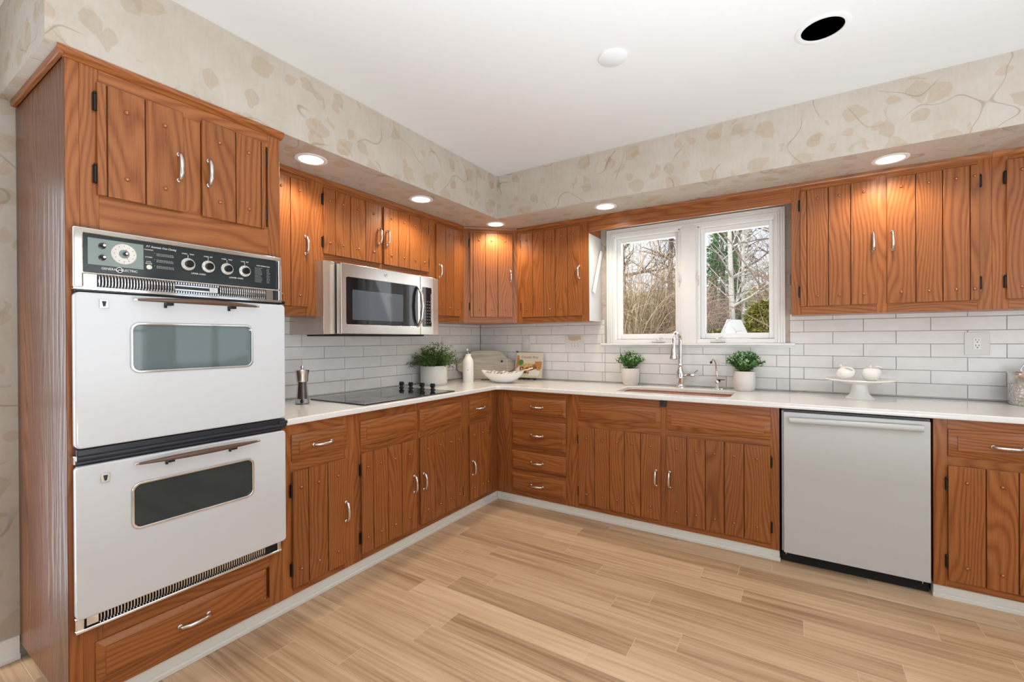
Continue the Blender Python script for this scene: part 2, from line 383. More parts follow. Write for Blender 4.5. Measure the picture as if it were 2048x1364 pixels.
    def quad(s, pts, mi=0):
        b = len(s.v); s.v += [tuple(p) for p in pts]
        s.f.append(tuple(range(b, b + len(pts)))); s.uvs.append([(0, 0)] * len(pts)); s.mi.append(mi)
    def mesh(s, name):
        me = bpy.data.meshes.new(name); me.from_pydata(s.v, [], s.f)
        ul = me.uv_layers.new(name='UVMap'); flat = []
        for q in s.uvs:
            for c in q: flat += c
        ul.data.foreach_set('uv', flat); me.polygons.foreach_set('material_index', s.mi)
        return me
    def build(s, name, mat=None, parent=None, loc=None, rot=None, bevel=0, seg=2, smooth=35, mats=None):
        return finish(name, s.mesh(name), mat, parent, loc, rot, bevel, seg, smooth, mats)
def one_box(name, mat, parent, x0, x1, y0, y1, z0, z1, bevel=0, g='z', seg=2):
    m = MB(); m.box(x0, x1, y0, y1, z0, z1, g); return m.build(name, mat, parent, bevel=bevel, seg=seg)
def rrect(x0, x1, y0, y1, r, n=6):
    if not isinstance(r, (list, tuple)): r = [r] * 4
    P = []
    for (cx, cy, a0), rr in zip(((x1, y1, 0), (x0, y1, 90), (x0, y0, 180), (x1, y0, 270)), r):
        sx = cx - rr if a0 in (0, 270) else cx + rr; sy = cy - rr if a0 in (0, 90) else cy + rr
        if rr < 1e-5: P.append((cx, cy)); continue
        for k in range(n + 1):
            a = R(a0 + 90 * k / n); P.append((sx + rr * math.cos(a), sy + rr * math.sin(a)))
    return P
def circ(cx, cy, r, n=40): return [(cx + r * math.cos(2 * PI * k / n), cy + r * math.sin(2 * PI * k / n)) for k in range(n)]
def slab_mesh(name, outlines, z0, z1, bev=0.0, res=2):
    """flat shape (outline + holes in xy) extruded from z0 to z1 with rounded edges"""
    c = bpy.data.curves.new(name, 'CURVE'); c.dimensions = '2D'; c.fill_mode = 'BOTH'
    c.extrude = (z1 - z0) / 2 - bev; c.bevel_depth = bev; c.bevel_resolution = res; c.offset = -bev
    for P in outlines:
        sp = c.splines.new('POLY'); sp.points.add(len(P) - 1); sp.use_cyclic_u = True
        for q, p in zip(sp.points, P): q.co = (p[0], p[1], 0, 1)
    o = bpy.data.objects.new(name, c); COL.objects.link(o)
    dg = bpy.context.evaluated_depsgraph_get()
    me = bpy.data.meshes.new_from_object(o.evaluated_get(dg)); me.materials.clear()
    bpy.data.objects.remove(o); bpy.data.curves.remove(c)
    me.transform(Matrix.Translation((0, 0, (z0 + z1) / 2)))
    return me
FRONT = Matrix(((1, 0, 0, 0), (0, 0, -1, 0), (0, 1, 0, 0), (0, 0, 0, 1)))   # xy slab -> xz plane, thickness toward -y
def slab(name, mat, parent, outlines, z0, z1, bev=0.0, front=False, loc=None, rot=None, res=2, smooth=35):
    me = slab_mesh(name, outlines, z0, z1, bev, res)
    if front: me.transform(FRONT)
    return finish(name, me, mat, parent, loc, rot, smooth=smooth)
def box_uv(me, g='z', off=(0, 0)):
    ul = me.uv_layers.new(name='UVMap') if not me.uv_layers else me.uv_layers[0]
    gi = 'xyz'.index(g)
    for p in me.polygons:
        ax = max(range(3), key=lambda i: abs(p.normal[i])); rem = [i for i in range(3) if i != ax]
        if gi in rem: vi = gi; ui = [i for i in rem if i != gi][0]
        else: ui, vi = rem
        for li in p.loop_indices:
            co = me.vertices[me.loops[li].vertex_index].co; ul.data[li].uv = (co[ui] + off[0], co[vi] + off[1])
def text(name, s, size, mat, parent, loc, rot=None, depth=.0006, align='CENTER', shear=0.0, sx=1.0):
    c = bpy.data.curves.new(name, 'FONT'); c.body = s; c.size = size; c.extrude = depth; c.align_x = align; c.align_y = 'CENTER'; c.shear = shear; c.resolution_u = 2
    o = bpy.data.objects.new(name, c); COL.objects.link(o)
    dg = bpy.context.evaluated_depsgraph_get(); me = bpy.data.meshes.new_from_object(o.evaluated_get(dg)); me.materials.clear()
    bpy.data.objects.remove(o); bpy.data.curves.remove(c)
    if sx != 1.0: me.transform(Matrix.Diagonal((sx, 1, 1, 1)))
    me.transform(FRONT)
    return finish(name, me, mat, parent, loc, rot, smooth=None)
def structure(o): o['kind'] = 'structure'; return o
def inst(name, me, parent, loc, rot=None):
    o = bpy.data.objects.new(name, me); COL.objects.link(o); o.parent = parent; o.location = loc
    if rot: o.rotation_euler = rot
    return o

# shared small hardware meshes -------------------------------------------------
def handle_mesh():
    m = MB(); L = .050
    pts = [(0, -.000, -L), (0, -.010, -L), (0, -.019, -L * .86), (0, -.026, -L * .5), (0, -.028, 0), (0, -.026, L * .5), (0, -.019, L * .86), (0, -.010, L), (0, 0, L)]
    m.tube(pts, [.0062, .0062, .0068, .0075, .0078, .0075, .0068, .0062, .0062], 10, up=(1, 0, 0), flat=1.0)
    for k in (-1, 1):
        m.lathe([(.0095, 0), (.0095, .003), (.006, .006), (.0, .0065)], 14, M4=Matrix.Translation((0, 0, k * L)) @ Matrix.Rotation(R(90), 4, 'X'))
    me = m.mesh('handle'); me.materials.append(M['satin'])
    for p in me.polygons: p.use_smooth = True
    return me
HANDLE = handle_mesh()
def hinge_mesh():
    m = MB()
    m.box(-.007, .007, -.003, 0, -.030, .030); m.tube([(0, -.006, -.026), (0, -.006, .026)], .0048, 8)
    for k in (-1, 1): m.lathe([(.0, -.005), (.0055, 0), (.004, .006), (.0, .008)], 8, M4=Matrix.Translation((0, -.006, k * .029)))
    me = m.mesh('hinge'); me.materials.append(M['iron']); return me
HINGE = hinge_mesh()
def nail_mesh():
    m = MB(); m.lathe([(.0080, 0), (.0080, .002), (.0064, .0056), (.0035, .0078), (0, .0085)], 14, M4=Matrix.Rotation(R(90), 4, 'X'))
    me = m.mesh('nail_head'); me.materials.append(M['nail'])
    for p in me.polygons: p.use_smooth = True
    return me
NAIL = nail_mesh()

# ------------------------------------------------------------------ room shell
HC, HS = 2.592, 2.252
X1, Y0 = 4.75, -6.3
def wall(name, mat, boxes, g='z'):
    m = MB()
    for b in boxes: m.box(*b, g=g, off=(0, 0))
    return structure(m.build(name, mat, smooth=None))
m = MB(); m.box(-.15, X1 + .15, Y0 - .15, .16, -.10, 0, g='y', off=(0, 0)); structure(m.build('floor', M['floor'], smooth=None))
me = slab_mesh('ceiling', [[(-.15, Y0 - .15), (X1 + .15, Y0 - .15), (X1 + .15, .16), (-.15, .16)], circ(2.774, -1.302, .078, 48)], HC, HC + .12)
structure(finish('ceiling', me, M['ceil'], smooth=None))
wall('wall_left', M['paper'], [(-.15, 0, -3.33, .15, 0, HC), (-.15, 0, Y0, -5.2, 0, HC), (-.15, 0, -5.2, -3.33, 2.03, HC)])
WX0, WX1, WZ0, WZ1 = 1.375, 2.598, 1.262, 2.150          # window rough opening
wall('wall_window', M['paper'], [(0, WX0, 0, .15, 0, HC), (WX1, X1, 0, .15, 0, HC), (WX0, WX1, 0, .15, 0, WZ0), (WX0, WX1, 0, .15, WZ1, HC)])
# walls behind the camera, with the openings daylight comes through
wall('wall_right', M['paper'], [(X1, X1 + .15, Y0, -3.9, 0, HC), (X1, X1 + .15, -1.6, -1.35, 0, HC), (X1, X1 + .15, -.45, 0, 0, HC), (X1, X1 + .15, -3.9, -1.6, 0, .6), (X1, X1 + .15, -3.9, -1.6, 2.2, HC), (X1, X1 + .15, -1.35, -.45, 0, .95), (X1, X1 + .15, -1.35, -.45, 2.1, HC)])
wall('wall_back', M['paper'], [(0, .5, Y0 - .15, Y0, 0, HC), (1.7, X1, Y0 - .15, Y0, 0, HC), (.5, 1.7, Y0 - .15, Y0, 2.4, HC), (.5, 1.7, Y0 - .15, Y0, 0, .3)])
def far_window(name, along, c, a0, a1, z0, z1, n):
    m = MB(); t = .035
    def bar(p0, p1, q0, q1):
        if along == 'y': m.box(c - .03, c + .03, p0, p1, q0, q1)
        else: m.box(p0, p1, c - .03, c + .03, q0, q1)
    bar(a0, a1, z0, z0 + 2 * t); bar(a0, a1, z1 - 2 * t, z1)
    for k in range(n + 1):
        p = a0 + (a1 - a0) * k / n; bar(max(a0, p - t), min(a1, p + t), z0, z1)
    bar(a0, a1, (z0 + z1) / 2 - .012, (z0 + z1) / 2 + .012)
    return structure(m.build(name, M['white_paint'], smooth=None))
far_window('door_1', 'y', -.08, -5.2, -3.33, .0, 2.03, 2)
far_window('window_2', 'y', X1 + .06, -1.35, -.45, .95, 2.1, 2)
far_window('window_3', 'y', X1 + .06, -3.9, -1.6, .6, 2.2, 3)
far_window('window_4', 'x', Y0 - .06, .5, 1.7, .3, 2.4, 2)
# soffit running round above the wall cabinets
SL, SR, SE = .650, -.642, -3.205
wall('ceiling_soffit', M['paper'], [(0, SL, SE, SR, HS, HC), (0, X1, SR, 0, HS, HC)], g='z')
# baseboards: flat toe board with a shoe moulding in front
def baseboard(name, runs):
    m = MB()
    for x0, x1, y0, y1 in runs: m.box(x0, x1, y0, y1, *((0, .060) if True else ()))
    return structure(m.build(name, M['base_paint'], bevel=.002))
m = MB(); m.box(.55, .630, -3.157, -.630, 0, .0595); m.box(.630, .648, -3.157, -.650, 0, .020); structure(m.build('baseboard_left', M['base_paint'], bevel=.003, seg=3))
m = MB()
m.box(.6301, 2.594, -.632, -.55, 0, .0595); m.box(.6455, 2.598, -.647, -.632, 0, .022)
m.box(3.247, 3.78, -.632, -.55, 0, .0595); m.box(3.243, 3.78, -.647, -.632, 0, .022); structure(m.build('baseboard_right', M['base_paint'], bevel=.003, seg=3))
m = MB(); m.box(0, .012, -3.33, -3.16, 0, .09); m.box(.012, .026, -3.33, -3.16, 0, .02); structure(m.build('baseboard_back_left', M['white_paint'], bevel=.002))

# tile backsplash, every tile a slightly uneven block set in grout
def tiles(name, vertical_axis, runs, TL, TH, j0, z0):
    """runs: (a0, a1, z0, z1) rectangles along the wall; vertical_axis 'x' -> wall y=0 facing -y, 'y' -> wall x=0 facing +x"""
    m = MB(); g = .0016
    for a0, a1, za, zb in runs:
        if vertical_axis == 'x': m.box(a0, a1, -.004, -.0005, za, zb, mi=1)
        else: m.box(.0005, .004, a0, a1, za, zb, mi=1)
        r = math.floor((za - z0) / TH + 1e-6)
        while z0 + r * TH < zb - .004:
            b0, b1 = max(z0 + r * TH, za), min(z0 + (r + 1) * TH, zb)
            s0 = j0 + (TL / 2 if r % 2 else 0); k = math.floor((a0 - s0) / TL)
            while s0 + k * TL < a1 - .004:
                c0, c1 = max(s0 + k * TL, a0), min(s0 + (k + 1) * TL, a1)
                if c1 - c0 > .006 and b1 - b0 > .006:
                    tl = Matrix.Rotation(R(rnd.uniform(-.22, .22)), 3, 'Z') @ Matrix.Rotation(R(rnd.uniform(-.5, .5)), 3, 'X' if vertical_axis == 'x' else 'Y')
                    if vertical_axis == 'x': m.box(c0 + g, c1 - g, -.0085, -.002, b0 + g, b1 - g, tilt=tl)
                    else: m.box(.002, .0085, c0 + g, c1 - g, b0 + g, b1 - g, tilt=tl)
                k += 1
            r += 1
    return structure(m.build(name, None, bevel=.0014, seg=2, mats=[M['tile'], M['grout']]))
tiles('wall_left_tile', 'y', [(-2.425, -.010, .915, 1.445)], .322, .0798, -1.602, .9215)
tiles('wall_window_tile', 'x', [(.010, 1.315, .915, 1.445), (1.315, 2.640, .915, 1.222), (2.640, X1 - .4, .915, 1.445)], .3185, .0798, 2.881, .9215)

# ------------------------------------------------------------------ cabinets (local frame: x along the front, -y out of the face, z up)
def add_hardware(d, heads, handle, hinges, y):
    for x, z in heads: inst('nail_head', NAIL, d, (x, y, z))
    if handle: inst('handle', HANDLE, d, (handle[0], y, handle[1]), (0, R(90), 0) if handle[2] == 'h' else None)
    for x, z in hinges: inst('hinge', HINGE, d, (x, y + .012, z))
def plank_door(parent, x0, x1, z0, z1, grooves, hside, hz, edge, yb=0.0, th=.016, handle_dx=.022, narrow=.035):
    m = MB(); xs = [x0] + list(grooves) + [x1]; g = .0020
    for a, b in zip(xs[:-1], xs[1:]): m.box(a + (g if a > x0 else 0), b - (g if b < x1 else 0), yb - th, yb - .003, z0, z1)
    m.box(x0 + .002, x1 - .002, yb - .0085, yb + .001, z0 + .002, z1 - .002, mi=1)
    d = m.build('door', None, parent, bevel=.0018, seg=2, mats=[M['oak'], M['oak_gap']])
    heads = []
    for a, b in zip(xs[:-1], xs[1:]):
        if b - a > narrow: heads += [((a + b) / 2, z1 - edge), ((a + b) / 2, z0 + edge)]
    hx = x1 - handle_dx if hside == 'r' else x0 + handle_dx
    gx = x0 - .004 if hside == 'r' else x1 + .004
    hp = .09 if z1 - z0 > .5 else .07
    add_hardware(d, heads, (hx, hz, 'v'), [(gx, z1 - hp), (gx, z0 + hp)], yb - th)
    return d
def drawer(parent, x0, x1, z0, z1, handle=True, name='drawer', cham=.028):
    m = MB(); off = (rnd.random() * 40, rnd.random() * 40)
    m.box(x0, x1, -.007, .001, z0, z1, g='x', off=off)
    m.frus(x0 + .0005, x1 - .0005, z0 + .0005, z1 - .0005, -.007, -.0195, cham, cham, g='x', off=off)
    m.box(x0 + cham + .003, x1 - cham - .003, -.0235, -.010, z0 + cham + .003, z1 - cham - .003, g='x', off=(off[0], off[1] + 3))
    d = m.build(name, M['oak'], parent, bevel=.0010, seg=2)
    if handle: inst('handle', HANDLE, d, ((x0 + x1) / 2, -.0235, (z0 + z1) / 2), (0, R(90), 0))
    return d
def frame_body(parent, W, z0, z1, depth, stiles, rails, top_closed=True, mat=None, sides=True):
    """carcass plus face frame; stiles (x0,x1,z0,z1), rails (x0,x1,z0,z1) 19 mm thick"""
    m = MB()
    m.box(0.001, W - .001, .019, depth, z0 + .001, z1 - .001, mi=1)
    for a in stiles: m.box(a[0], a[1], 0, .020, a[2], a[3], g='z')
    for a in rails: m.box(a[0], a[1], 0.0004, .020, a[2], a[3], g='x')
    return m.build('cabinet_body', None, parent, bevel=.0007, seg=1, mats=[M['oak'], mat or M['oak']])
def crown(parent, x0, x1, proj=.014, ends=(0, 0), y=0.0, zb=HS - .030, depth=.02):
    m = MB(); b = len(m.v); off = (rnd.random() * 20, rnd.random() * 20)
    prof = [(-.004, zb), (-.009, zb + .004), (-proj, zb + .014), (-proj - .002, HS - .001), (depth, HS - .001), (depth, zb)]
    for x, e in ((x0, ends[0]), (x1, ends[1])):
        for py, pz in prof: m.v.append((x + e * (-(py) if py < 0 else 0), y + py, pz))
    n = len(prof)
    for i in range(n):
        j = (i + 1) % n; m.face([b + i, b + j, b + n + j, b + n + i][::-1], 'x', off)
    m.face([b + i for i in range(n)], 'x', off); m.face([b + n + i for i in reversed(range(n))], 'x', off)
    return m.build('crown_molding', M['oak'], parent, smooth=30)
ZB, ZT, BF = .060, .884, .636                     # base cabinets: bottom, top, face distance from the wall
UF, UB, UZ0, UZ1 = .275, .272, 1.425, 2.197
DZ0, DZ1, RZ0, RZ1 = .097, .653, .698, .832

# left run: local x = world y
def left_base(y0, y1, label, stiles, rails):
    t = thing('base_cabinet', (BF, y0, 0), R(90), label, 'cabinet', 'base cabinets under the counter')
    frame_body(t, y1 - y0, ZB, ZT, BF - .012, stiles, rails); return t
t = left_base(-2.428, -2.025, 'oak base cabinet with one drawer over one plank door, beside the white wall oven',
    [(0, .05, ZB, ZT), (.34, .403, ZB, ZT)], [(.05, .34, ZB, .105), (.05, .34, .645, .705), (.05, .34, .825, ZT)])
o_ = 2.428
drawer(t, -2.382 + o_, -2.072 + o_, RZ0 + .004, RZ1 - .002)
plank_door(t, -2.382 + o_, -2.074 + o_, DZ0, DZ1, [-2.300 + o_, -2.193 + o_], 'r', .370, .081, handle_dx=.013)
t = left_base(-2.025, -1.049, 'wide oak base cabinet with two false drawer panels under the black cooktop',
    [(0, .055, ZB, ZT), (.455, .510, ZB, ZT), (.925, .976, ZB, ZT)],
    [(.055, .925, ZB, .105), (.055, .455, .645, .705), (.510, .925, .645, .705), (.055, .925, .825, ZT)])
o_ = 2.025
drawer(t, -1.982 + o_, -1.552 + o_, RZ0 - .002, RZ1, False, 'drawer_panel'); drawer(t, -1.522 + o_, -1.098 + o_, RZ0 - .002, RZ1, False, 'drawer_panel')
plank_door(t, -1.981 + o_, -1.561 + o_, DZ0, DZ1, [-1.901 + o_, -1.794 + o_, -1.684 + o_], 'r', .377, .081)
plank_door(t, -1.524 + o_, -1.097 + o_, DZ0, DZ1, [-1.391 + o_, -1.283 + o_, -1.175 + o_], 'l', .371, .081, handle_dx=.027)
t = left_base(-1.049, -.637, 'narrow oak base cabinet with small drawer and door, left of the inside corner',
    [(0, .052, ZB, ZT), (.278, .340, ZB, ZT), (.3405, .412, ZB, ZT)], [(.052, .278, ZB, .105), (.052, .278, .645, .705), (.052, .278, .825, ZT)])
o_ = 1.049
drawer(t, -1.004 + o_, -.770 + o_, RZ0, RZ1)
plank_door(t, -1.009 + o_, -.766 + o_, DZ0, DZ1, [-.905 + o_, -.800 + o_], 'l', .330, .081, handle_dx=.03, narrow=.02)

# right run: local x = world x
def right_base(x0, x1, label, stiles, rails):
    t = thing('base_cabinet', (x0, -.637, 0), 0, label, 'cabinet', 'base cabinets under the counter')
    frame_body(t, x1 - x0, ZB, ZT, .625, stiles, rails); return t
t = right_base(.6365, 1.295, 'oak base cabinet with a stack of four drawers, right of the inside corner',
    [(0, .0875, ZB, ZT), (.088, .140, ZB, ZT), (.610, .6585, ZB, ZT)],
    [(.14, .61, ZB, .105), (.14, .61, .235, .265), (.14, .61, .412, .445), (.14, .61, .655, .705), (.14, .61, .828, ZT)])
o_ = -.6365
for z0, z1 in ((.703, .831), (.444, .658), (.270, .413), (.099, .236)): drawer(t, .778 + o_, 1.251 + o_, z0, z1, cham=.022)
t = right_base(1.296, 2.594, 'wide dark oak sink cabinet with two false drawer panels under the window',
    [(0, .052, ZB, ZT), (.632, .676, ZB, ZT), (1.252, 1.298, ZB, ZT)],
    [(.052, 1.252, ZB, .105), (.052, .632, .645, .702), (.676, 1.252, .645, .702), (.052, 1.252, .826, ZT)])
o_ = -1.296
drawer(t, 1.345 + o_, 1.931 + o_, RZ0 - .003, RZ1 - .004, False, 'drawer_panel'); drawer(t, 1.970 + o_, 2.551 + o_, RZ0 - .003, RZ1 - .004, False, 'drawer_panel')
plank_door(t, 1.353 + o_, 1.930 + o_, DZ0, DZ1 - .003, [v + o_ for v in (1.476, 1.585, 1.691, 1.800)], 'r', .369, .078, handle_dx=.029)
plank_door(t, 1.967 + o_, 2.549 + o_, DZ0, DZ1, [v + o_ for v in (2.093, 2.201, 2.308, 2.414)], 'l', .373, .078, handle_dx=.02)
m = MB(); m.box(.634, .672, -.022, 0, .840, .878); m.box(.640, .655, -.026, -.02, .858, .868); l_ = m.build('latch', M['black'], t, bevel=.002); l_['label'] = 'black square latch under the counter edge'
t = right_base(3.247, 3.78, 'oak base cabinet cut off by the right edge, right of the dishwasher',
    [(0, .052, ZB, ZT), (.45, .533, ZB, ZT)], [(.052, .45, ZB, .105), (.052, .45, .645, .705), (.052, .45, .828, ZT)])
o_ = -3.247
drawer(t, 3.300 + o_, 3.700 + o_, RZ0 + .003, RZ1 + .002)
plank_door(t, 3.299 + o_, 3.700 + o_, DZ0, DZ1 + .003, [3.429 + o_, 3.536 + o_, 3.62 + o_], 'r', .370, .075)

# wall cabinets -----------------------------------------------------------
def left_upper(y0, y1, z0, label, stiles, rails):
    t = thing('wall_cabinet', (UF, y0, z0), R(90), label, 'cabinet', 'wall cabinets under the soffit')
    b = frame_body(t, y1 - y0, z0, HS - .002, UF - .003, stiles, rails); b.location.z = -z0
    c = crown(t, 0, y1 - y0); c.location.z = -z0; return t
def up_door(t, z0, *a, **k): d = plank_door(t, *a, **k); d.location.z = -z0; return d
ZU = HS - .028
t = left_upper(-2.426, -2.004, UZ0, 'oak wall cabinet between the oven tower and the microwave',
    [(0, .06, UZ0, ZU), (.36, .422, UZ0, ZU)], [(.06, .36, UZ0, 1.49), (.06, .36, 2.18, ZU)])
o_ = 2.426
up_door(t, UZ0, -2.375 + o_, -2.056 + o_, 1.475, UZ1, [-2.272 + o_, -2.165 + o_], 'r', 1.83, .063, handle_dx=.02)
ZM = 1.752
t = left_upper(-2.004, -.970, ZM, 'short wide oak wall cabinet with two doors directly above the microwave',
    [(0, .06, ZM, ZU), (.478, .525, ZM, ZU), (.950, 1.034, ZM, ZU)], [(.06, .478, ZM, 1.812), (.525, .95, ZM, 1.812), (.06, .95, 2.18, ZU)])
o_ = 2.004
up_door(t, ZM, -1.954 + o_, -1.514 + o_, 1.802, UZ1, [-1.875 + o_, -1.766 + o_, -1.648 + o_], 'r', 1.985, .07, handle_dx=.021)
up_door(t, ZM, -1.492 + o_, -1.050 + o_, 1.802, UZ1, [-1.359 + o_, -1.251 + o_, -1.141 + o_], 'l', 1.985, .07, handle_dx=.026)
t = left_upper(-.970, -.606, UZ0, 'narrow oak wall cabinet between the microwave and the diagonal corner cabinet',
    [(0, .05, UZ0, ZU), (.300, .364, UZ0, ZU)], [(.05, .30, UZ0, 1.49), (.05, .30, 2.18, ZU)])
o_ = .970
up_door(t, UZ0, -.957 + o_, -.658 + o_, 1.476, UZ1, [-.852 + o_, -.752 + o_], 'l', 1.83, .063, handle_dx=.028)
# diagonal corner cabinet, front from (UF,-.606) to (.609,-UB)
t = thing('wall_cabinet', (UF, -.606, UZ0), R(45), 'oak corner wall cabinet set diagonally with one door', 'cabinet', 'wall cabinets under the soffit')
DW_ = .334 * math.sqrt(2)
h_ = (.606 - .003) / math.sqrt(2)
m = MB(); b0 = len(m.v)
q = .606 - UF
loc2 = [(0, .019), (DW_, .019)]
Minv = Matrix.Rotation(R(-45), 3, 'Z')
for px, py in ((.607, -.272), (.607, -.003), (.003, -.003), (.003, -.604), (.274, -.604)):
    v_ = Minv @ Vector((px - UF, py + .606, 0)); loc2.append((v_.x, max(v_.y, .001)))
ring = [loc2[0], loc2[1]] + loc2[3:6]
me = slab_mesh('cabinet_body', [ring], UZ0, HS - .002); box_uv(me, 'z', (3.3, 5.1))
m.box(0, .058, 0, .02, UZ0, ZU); m.box(DW_ - .046, DW_, 0, .02, UZ0, ZU); m.box(.058, DW_ - .046, .0004, .02, UZ0, 1.49, g='x'); m.box(.058, DW_ - .046, .0004, .02, 2.18, ZU, g='x')
bo = m.build('face_frame', M['oak'], t, bevel=.0007, seg=1); bo.location.z = -UZ0
bo = finish('cabinet_body', me, M['oak'], t, smooth=None); bo.location.z = -UZ0
c = crown(t, 0, DW_); c.location.z = -UZ0
up_door(t, UZ0, .057, .428, 1.476, UZ1, [.081, .190, .297], 'r', 1.83, .063, handle_dx=.018)
def right_upper(x0, x1, z0, label, stiles, rails):
    t = thing('wall_cabinet', (x0, -UB, z0), 0, label, 'cabinet', 'wall cabinets under the soffit')
    b = frame_body(t, x1 - x0, z0, HS - .002, UB - .003, stiles, rails); b.location.z = -z0
    c = crown(t, 0, x1 - x0); c.location.z = -z0; return t
t = right_upper(.609, 1.282, UZ0, 'oak wall cabinet with one wide plank door, left of the window',
    [(0, .06, UZ0, ZU), (.60, .673, UZ0, ZU)], [(.06, .60, UZ0, 1.49), (.06, .60, 2.18, ZU)])
o_ = -.609
up_door(t, UZ0, .658 + o_, 1.228 + o_, 1.472, UZ1, [v + o_ for v in (.776, .882, .989, 1.101)], 'r', 1.82, .063, handle_dx=.022)
sp = one_box('side_panel', M['laminate'], t, .6735, .677, .004, UB - .011, .001, .70); sp['label'] = 'white laminate side panel facing the window'
t = right_upper(2.654, 3.549, UZ0, 'oak wall cabinet with a pair of plank doors, right of the window',
    [(0, .052, UZ0, ZU), (.420, .470, UZ0, ZU), (.840, .895, UZ0, ZU)], [(.052, .42, UZ0, 1.49), (.47, .84, UZ0, 1.49), (.052, .84, 2.18, ZU)])
o_ = -2.654
up_door(t, UZ0, 2.701 + o_, 3.076 + o_, 1.477, UZ1, [v + o_ for v in (2.735, 2.844, 2.953)], 'r', 1.837, .06, handle_dx=.018)
up_door(t, UZ0, 3.120 + o_, 3.500 + o_, 1.477, UZ1, [v + o_ for v in (3.245, 3.356, 3.464)], 'l', 1.836, .06, handle_dx=.024)
t = right_upper(3.5495, 4.05, UZ0, 'oak wall cabinet cut off by the right edge of the photo',
    [(0, .06, UZ0, ZU), (.44, .5, UZ0, ZU)], [(.06, .44, UZ0, 1.49), (.06, .44, 2.18, ZU)])
o_ = -3.5495
up_door(t, UZ0, 3.600 + o_, 3.98 + o_, 1.477, UZ1, [v + o_ for v in (3.71, 3.82)], 'r', 1.836, .06)
# valance board bridging the two wall cabinets over the window
m = MB(); m.box(1.2825, 2.6535, -UB + .0005, -UB + .021, 2.138, HS - .002, g='x'); m.box(1.2825, 2.6535, -UB - .004, -UB + .001, 2.172, 2.176, g='x')
va = m.build('valance_board', M['oak'], bevel=.001); tag(va, 'dark oak valance board bridging the wall cabinets above the window', 'trim')
c = crown(va, 1.2825, 2.6535, y=-UB)
# slanted white bar on the cabinet side
m = MB(); m.box(0, .012, -.019, .019, 0, .40); m.box(-.006, .0, -.010, .010, .03, .37)
o = m.build('mounting_bar', M['white_paint'], loc=(1.2930, -.212, 1.655), rot=(R(-26), 0, 0), bevel=.004)
tag(o, 'white bar mounted at a slant on the cabinet side left of the window', 'bar')
m = MB(); m.box(2.628, 2.645, -.014, -.0005, 1.645, 1.72); tag(m.build('catch_plate', plain('grey_catch', (.42, .41, .40), .4), bevel=.002), 'small grey catch plate on the wall between window and right cabinet', 'plate')

# ------------------------------------------------------------------ oven tower and double wall oven
TY0, TY1 = -3.157, -2.4285
t = thing('oven_cabinet', (BF, TY0, 0), R(90), 'tall oak cabinet tower housing the white double wall oven', 'cabinet')
W = TY1 - TY0; o_ = -TY0
m = MB()
OY0, OY1 = -3.147 + o_, -2.437 + o_
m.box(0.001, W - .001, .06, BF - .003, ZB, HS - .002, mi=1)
m.box(0, .035, 0, .061, ZB, HS - .028); m.box(W - .055, W, 0, .061, 1.66, HS - .028); m.box(W - .012, W, 0, .061, .30, 1.66); m.box(W - .06, W, 0, .061, ZB, .30)
m.box(.035, .085, 0, .061, 1.66, HS - .028); m.box(.035, .085, 0, .061, ZB, .30)
m.box(.085, W - .055, .0005, .061, 1.66, 1.80, g='x'); m.box(.085, W - .055, .0005, .061, 2.165, HS - .028, g='x'); m.box(.335, .40, .0005, .061, 1.80, 2.165)
m.box(.085, W - .06, .0005, .061, .245, .325, g='x'); m.box(.085, W - .06, .0005, .061, ZB, .105, g='x')
m.box(.035, W - .012, .02, .061, .30, 1.67, g='x')
m.box(.03, W - .03, .02, .061, ZB, HS - .03, g='x')
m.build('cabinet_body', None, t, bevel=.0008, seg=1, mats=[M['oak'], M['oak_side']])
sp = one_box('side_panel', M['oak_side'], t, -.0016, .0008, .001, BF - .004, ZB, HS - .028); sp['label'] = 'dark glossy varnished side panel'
crown(t, -.0, W + .012, proj=.020, ends=(-1, 0))
m = MB(); m.box(-.018, -.0017, -.018, BF - .02, HS - .028, HS - .001, g='y'); m.build('side_molding', M['oak'], t, bevel=.004, seg=3)
plank_door(t, -3.079 + o_, -2.823 + o_, 1.786, 2.174, [-3.053 + o_, -2.944 + o_], 'r', 1.955, .075, handle_dx=.016)
plank_door(t, -2.757 + o_, -2.502 + o_, 1.786, 2.176, [-2.629 + o_, -2.521 + o_], 'l', 1.965, .072, handle_dx=.022)
drawer(t, -3.092 + o_, -2.508 + o_, .105, .248, cham=.020)

ov = thing('double_oven', (BF, TY0, .30), R(90), 'white vintage double wall oven with black control panel and chrome trim', 'oven')
def OZ(o): o.location.z -= .30; return o
YL, YR = OY0, OY1
# everything below in local x (from TY0), y negative = toward the room, z absolute then shifted by OZ
OZ(one_box('oven_body', M['dark_gap'], ov, YL + .006, YR - .004, -.020, .018, .325, 1.655, bevel=.002))
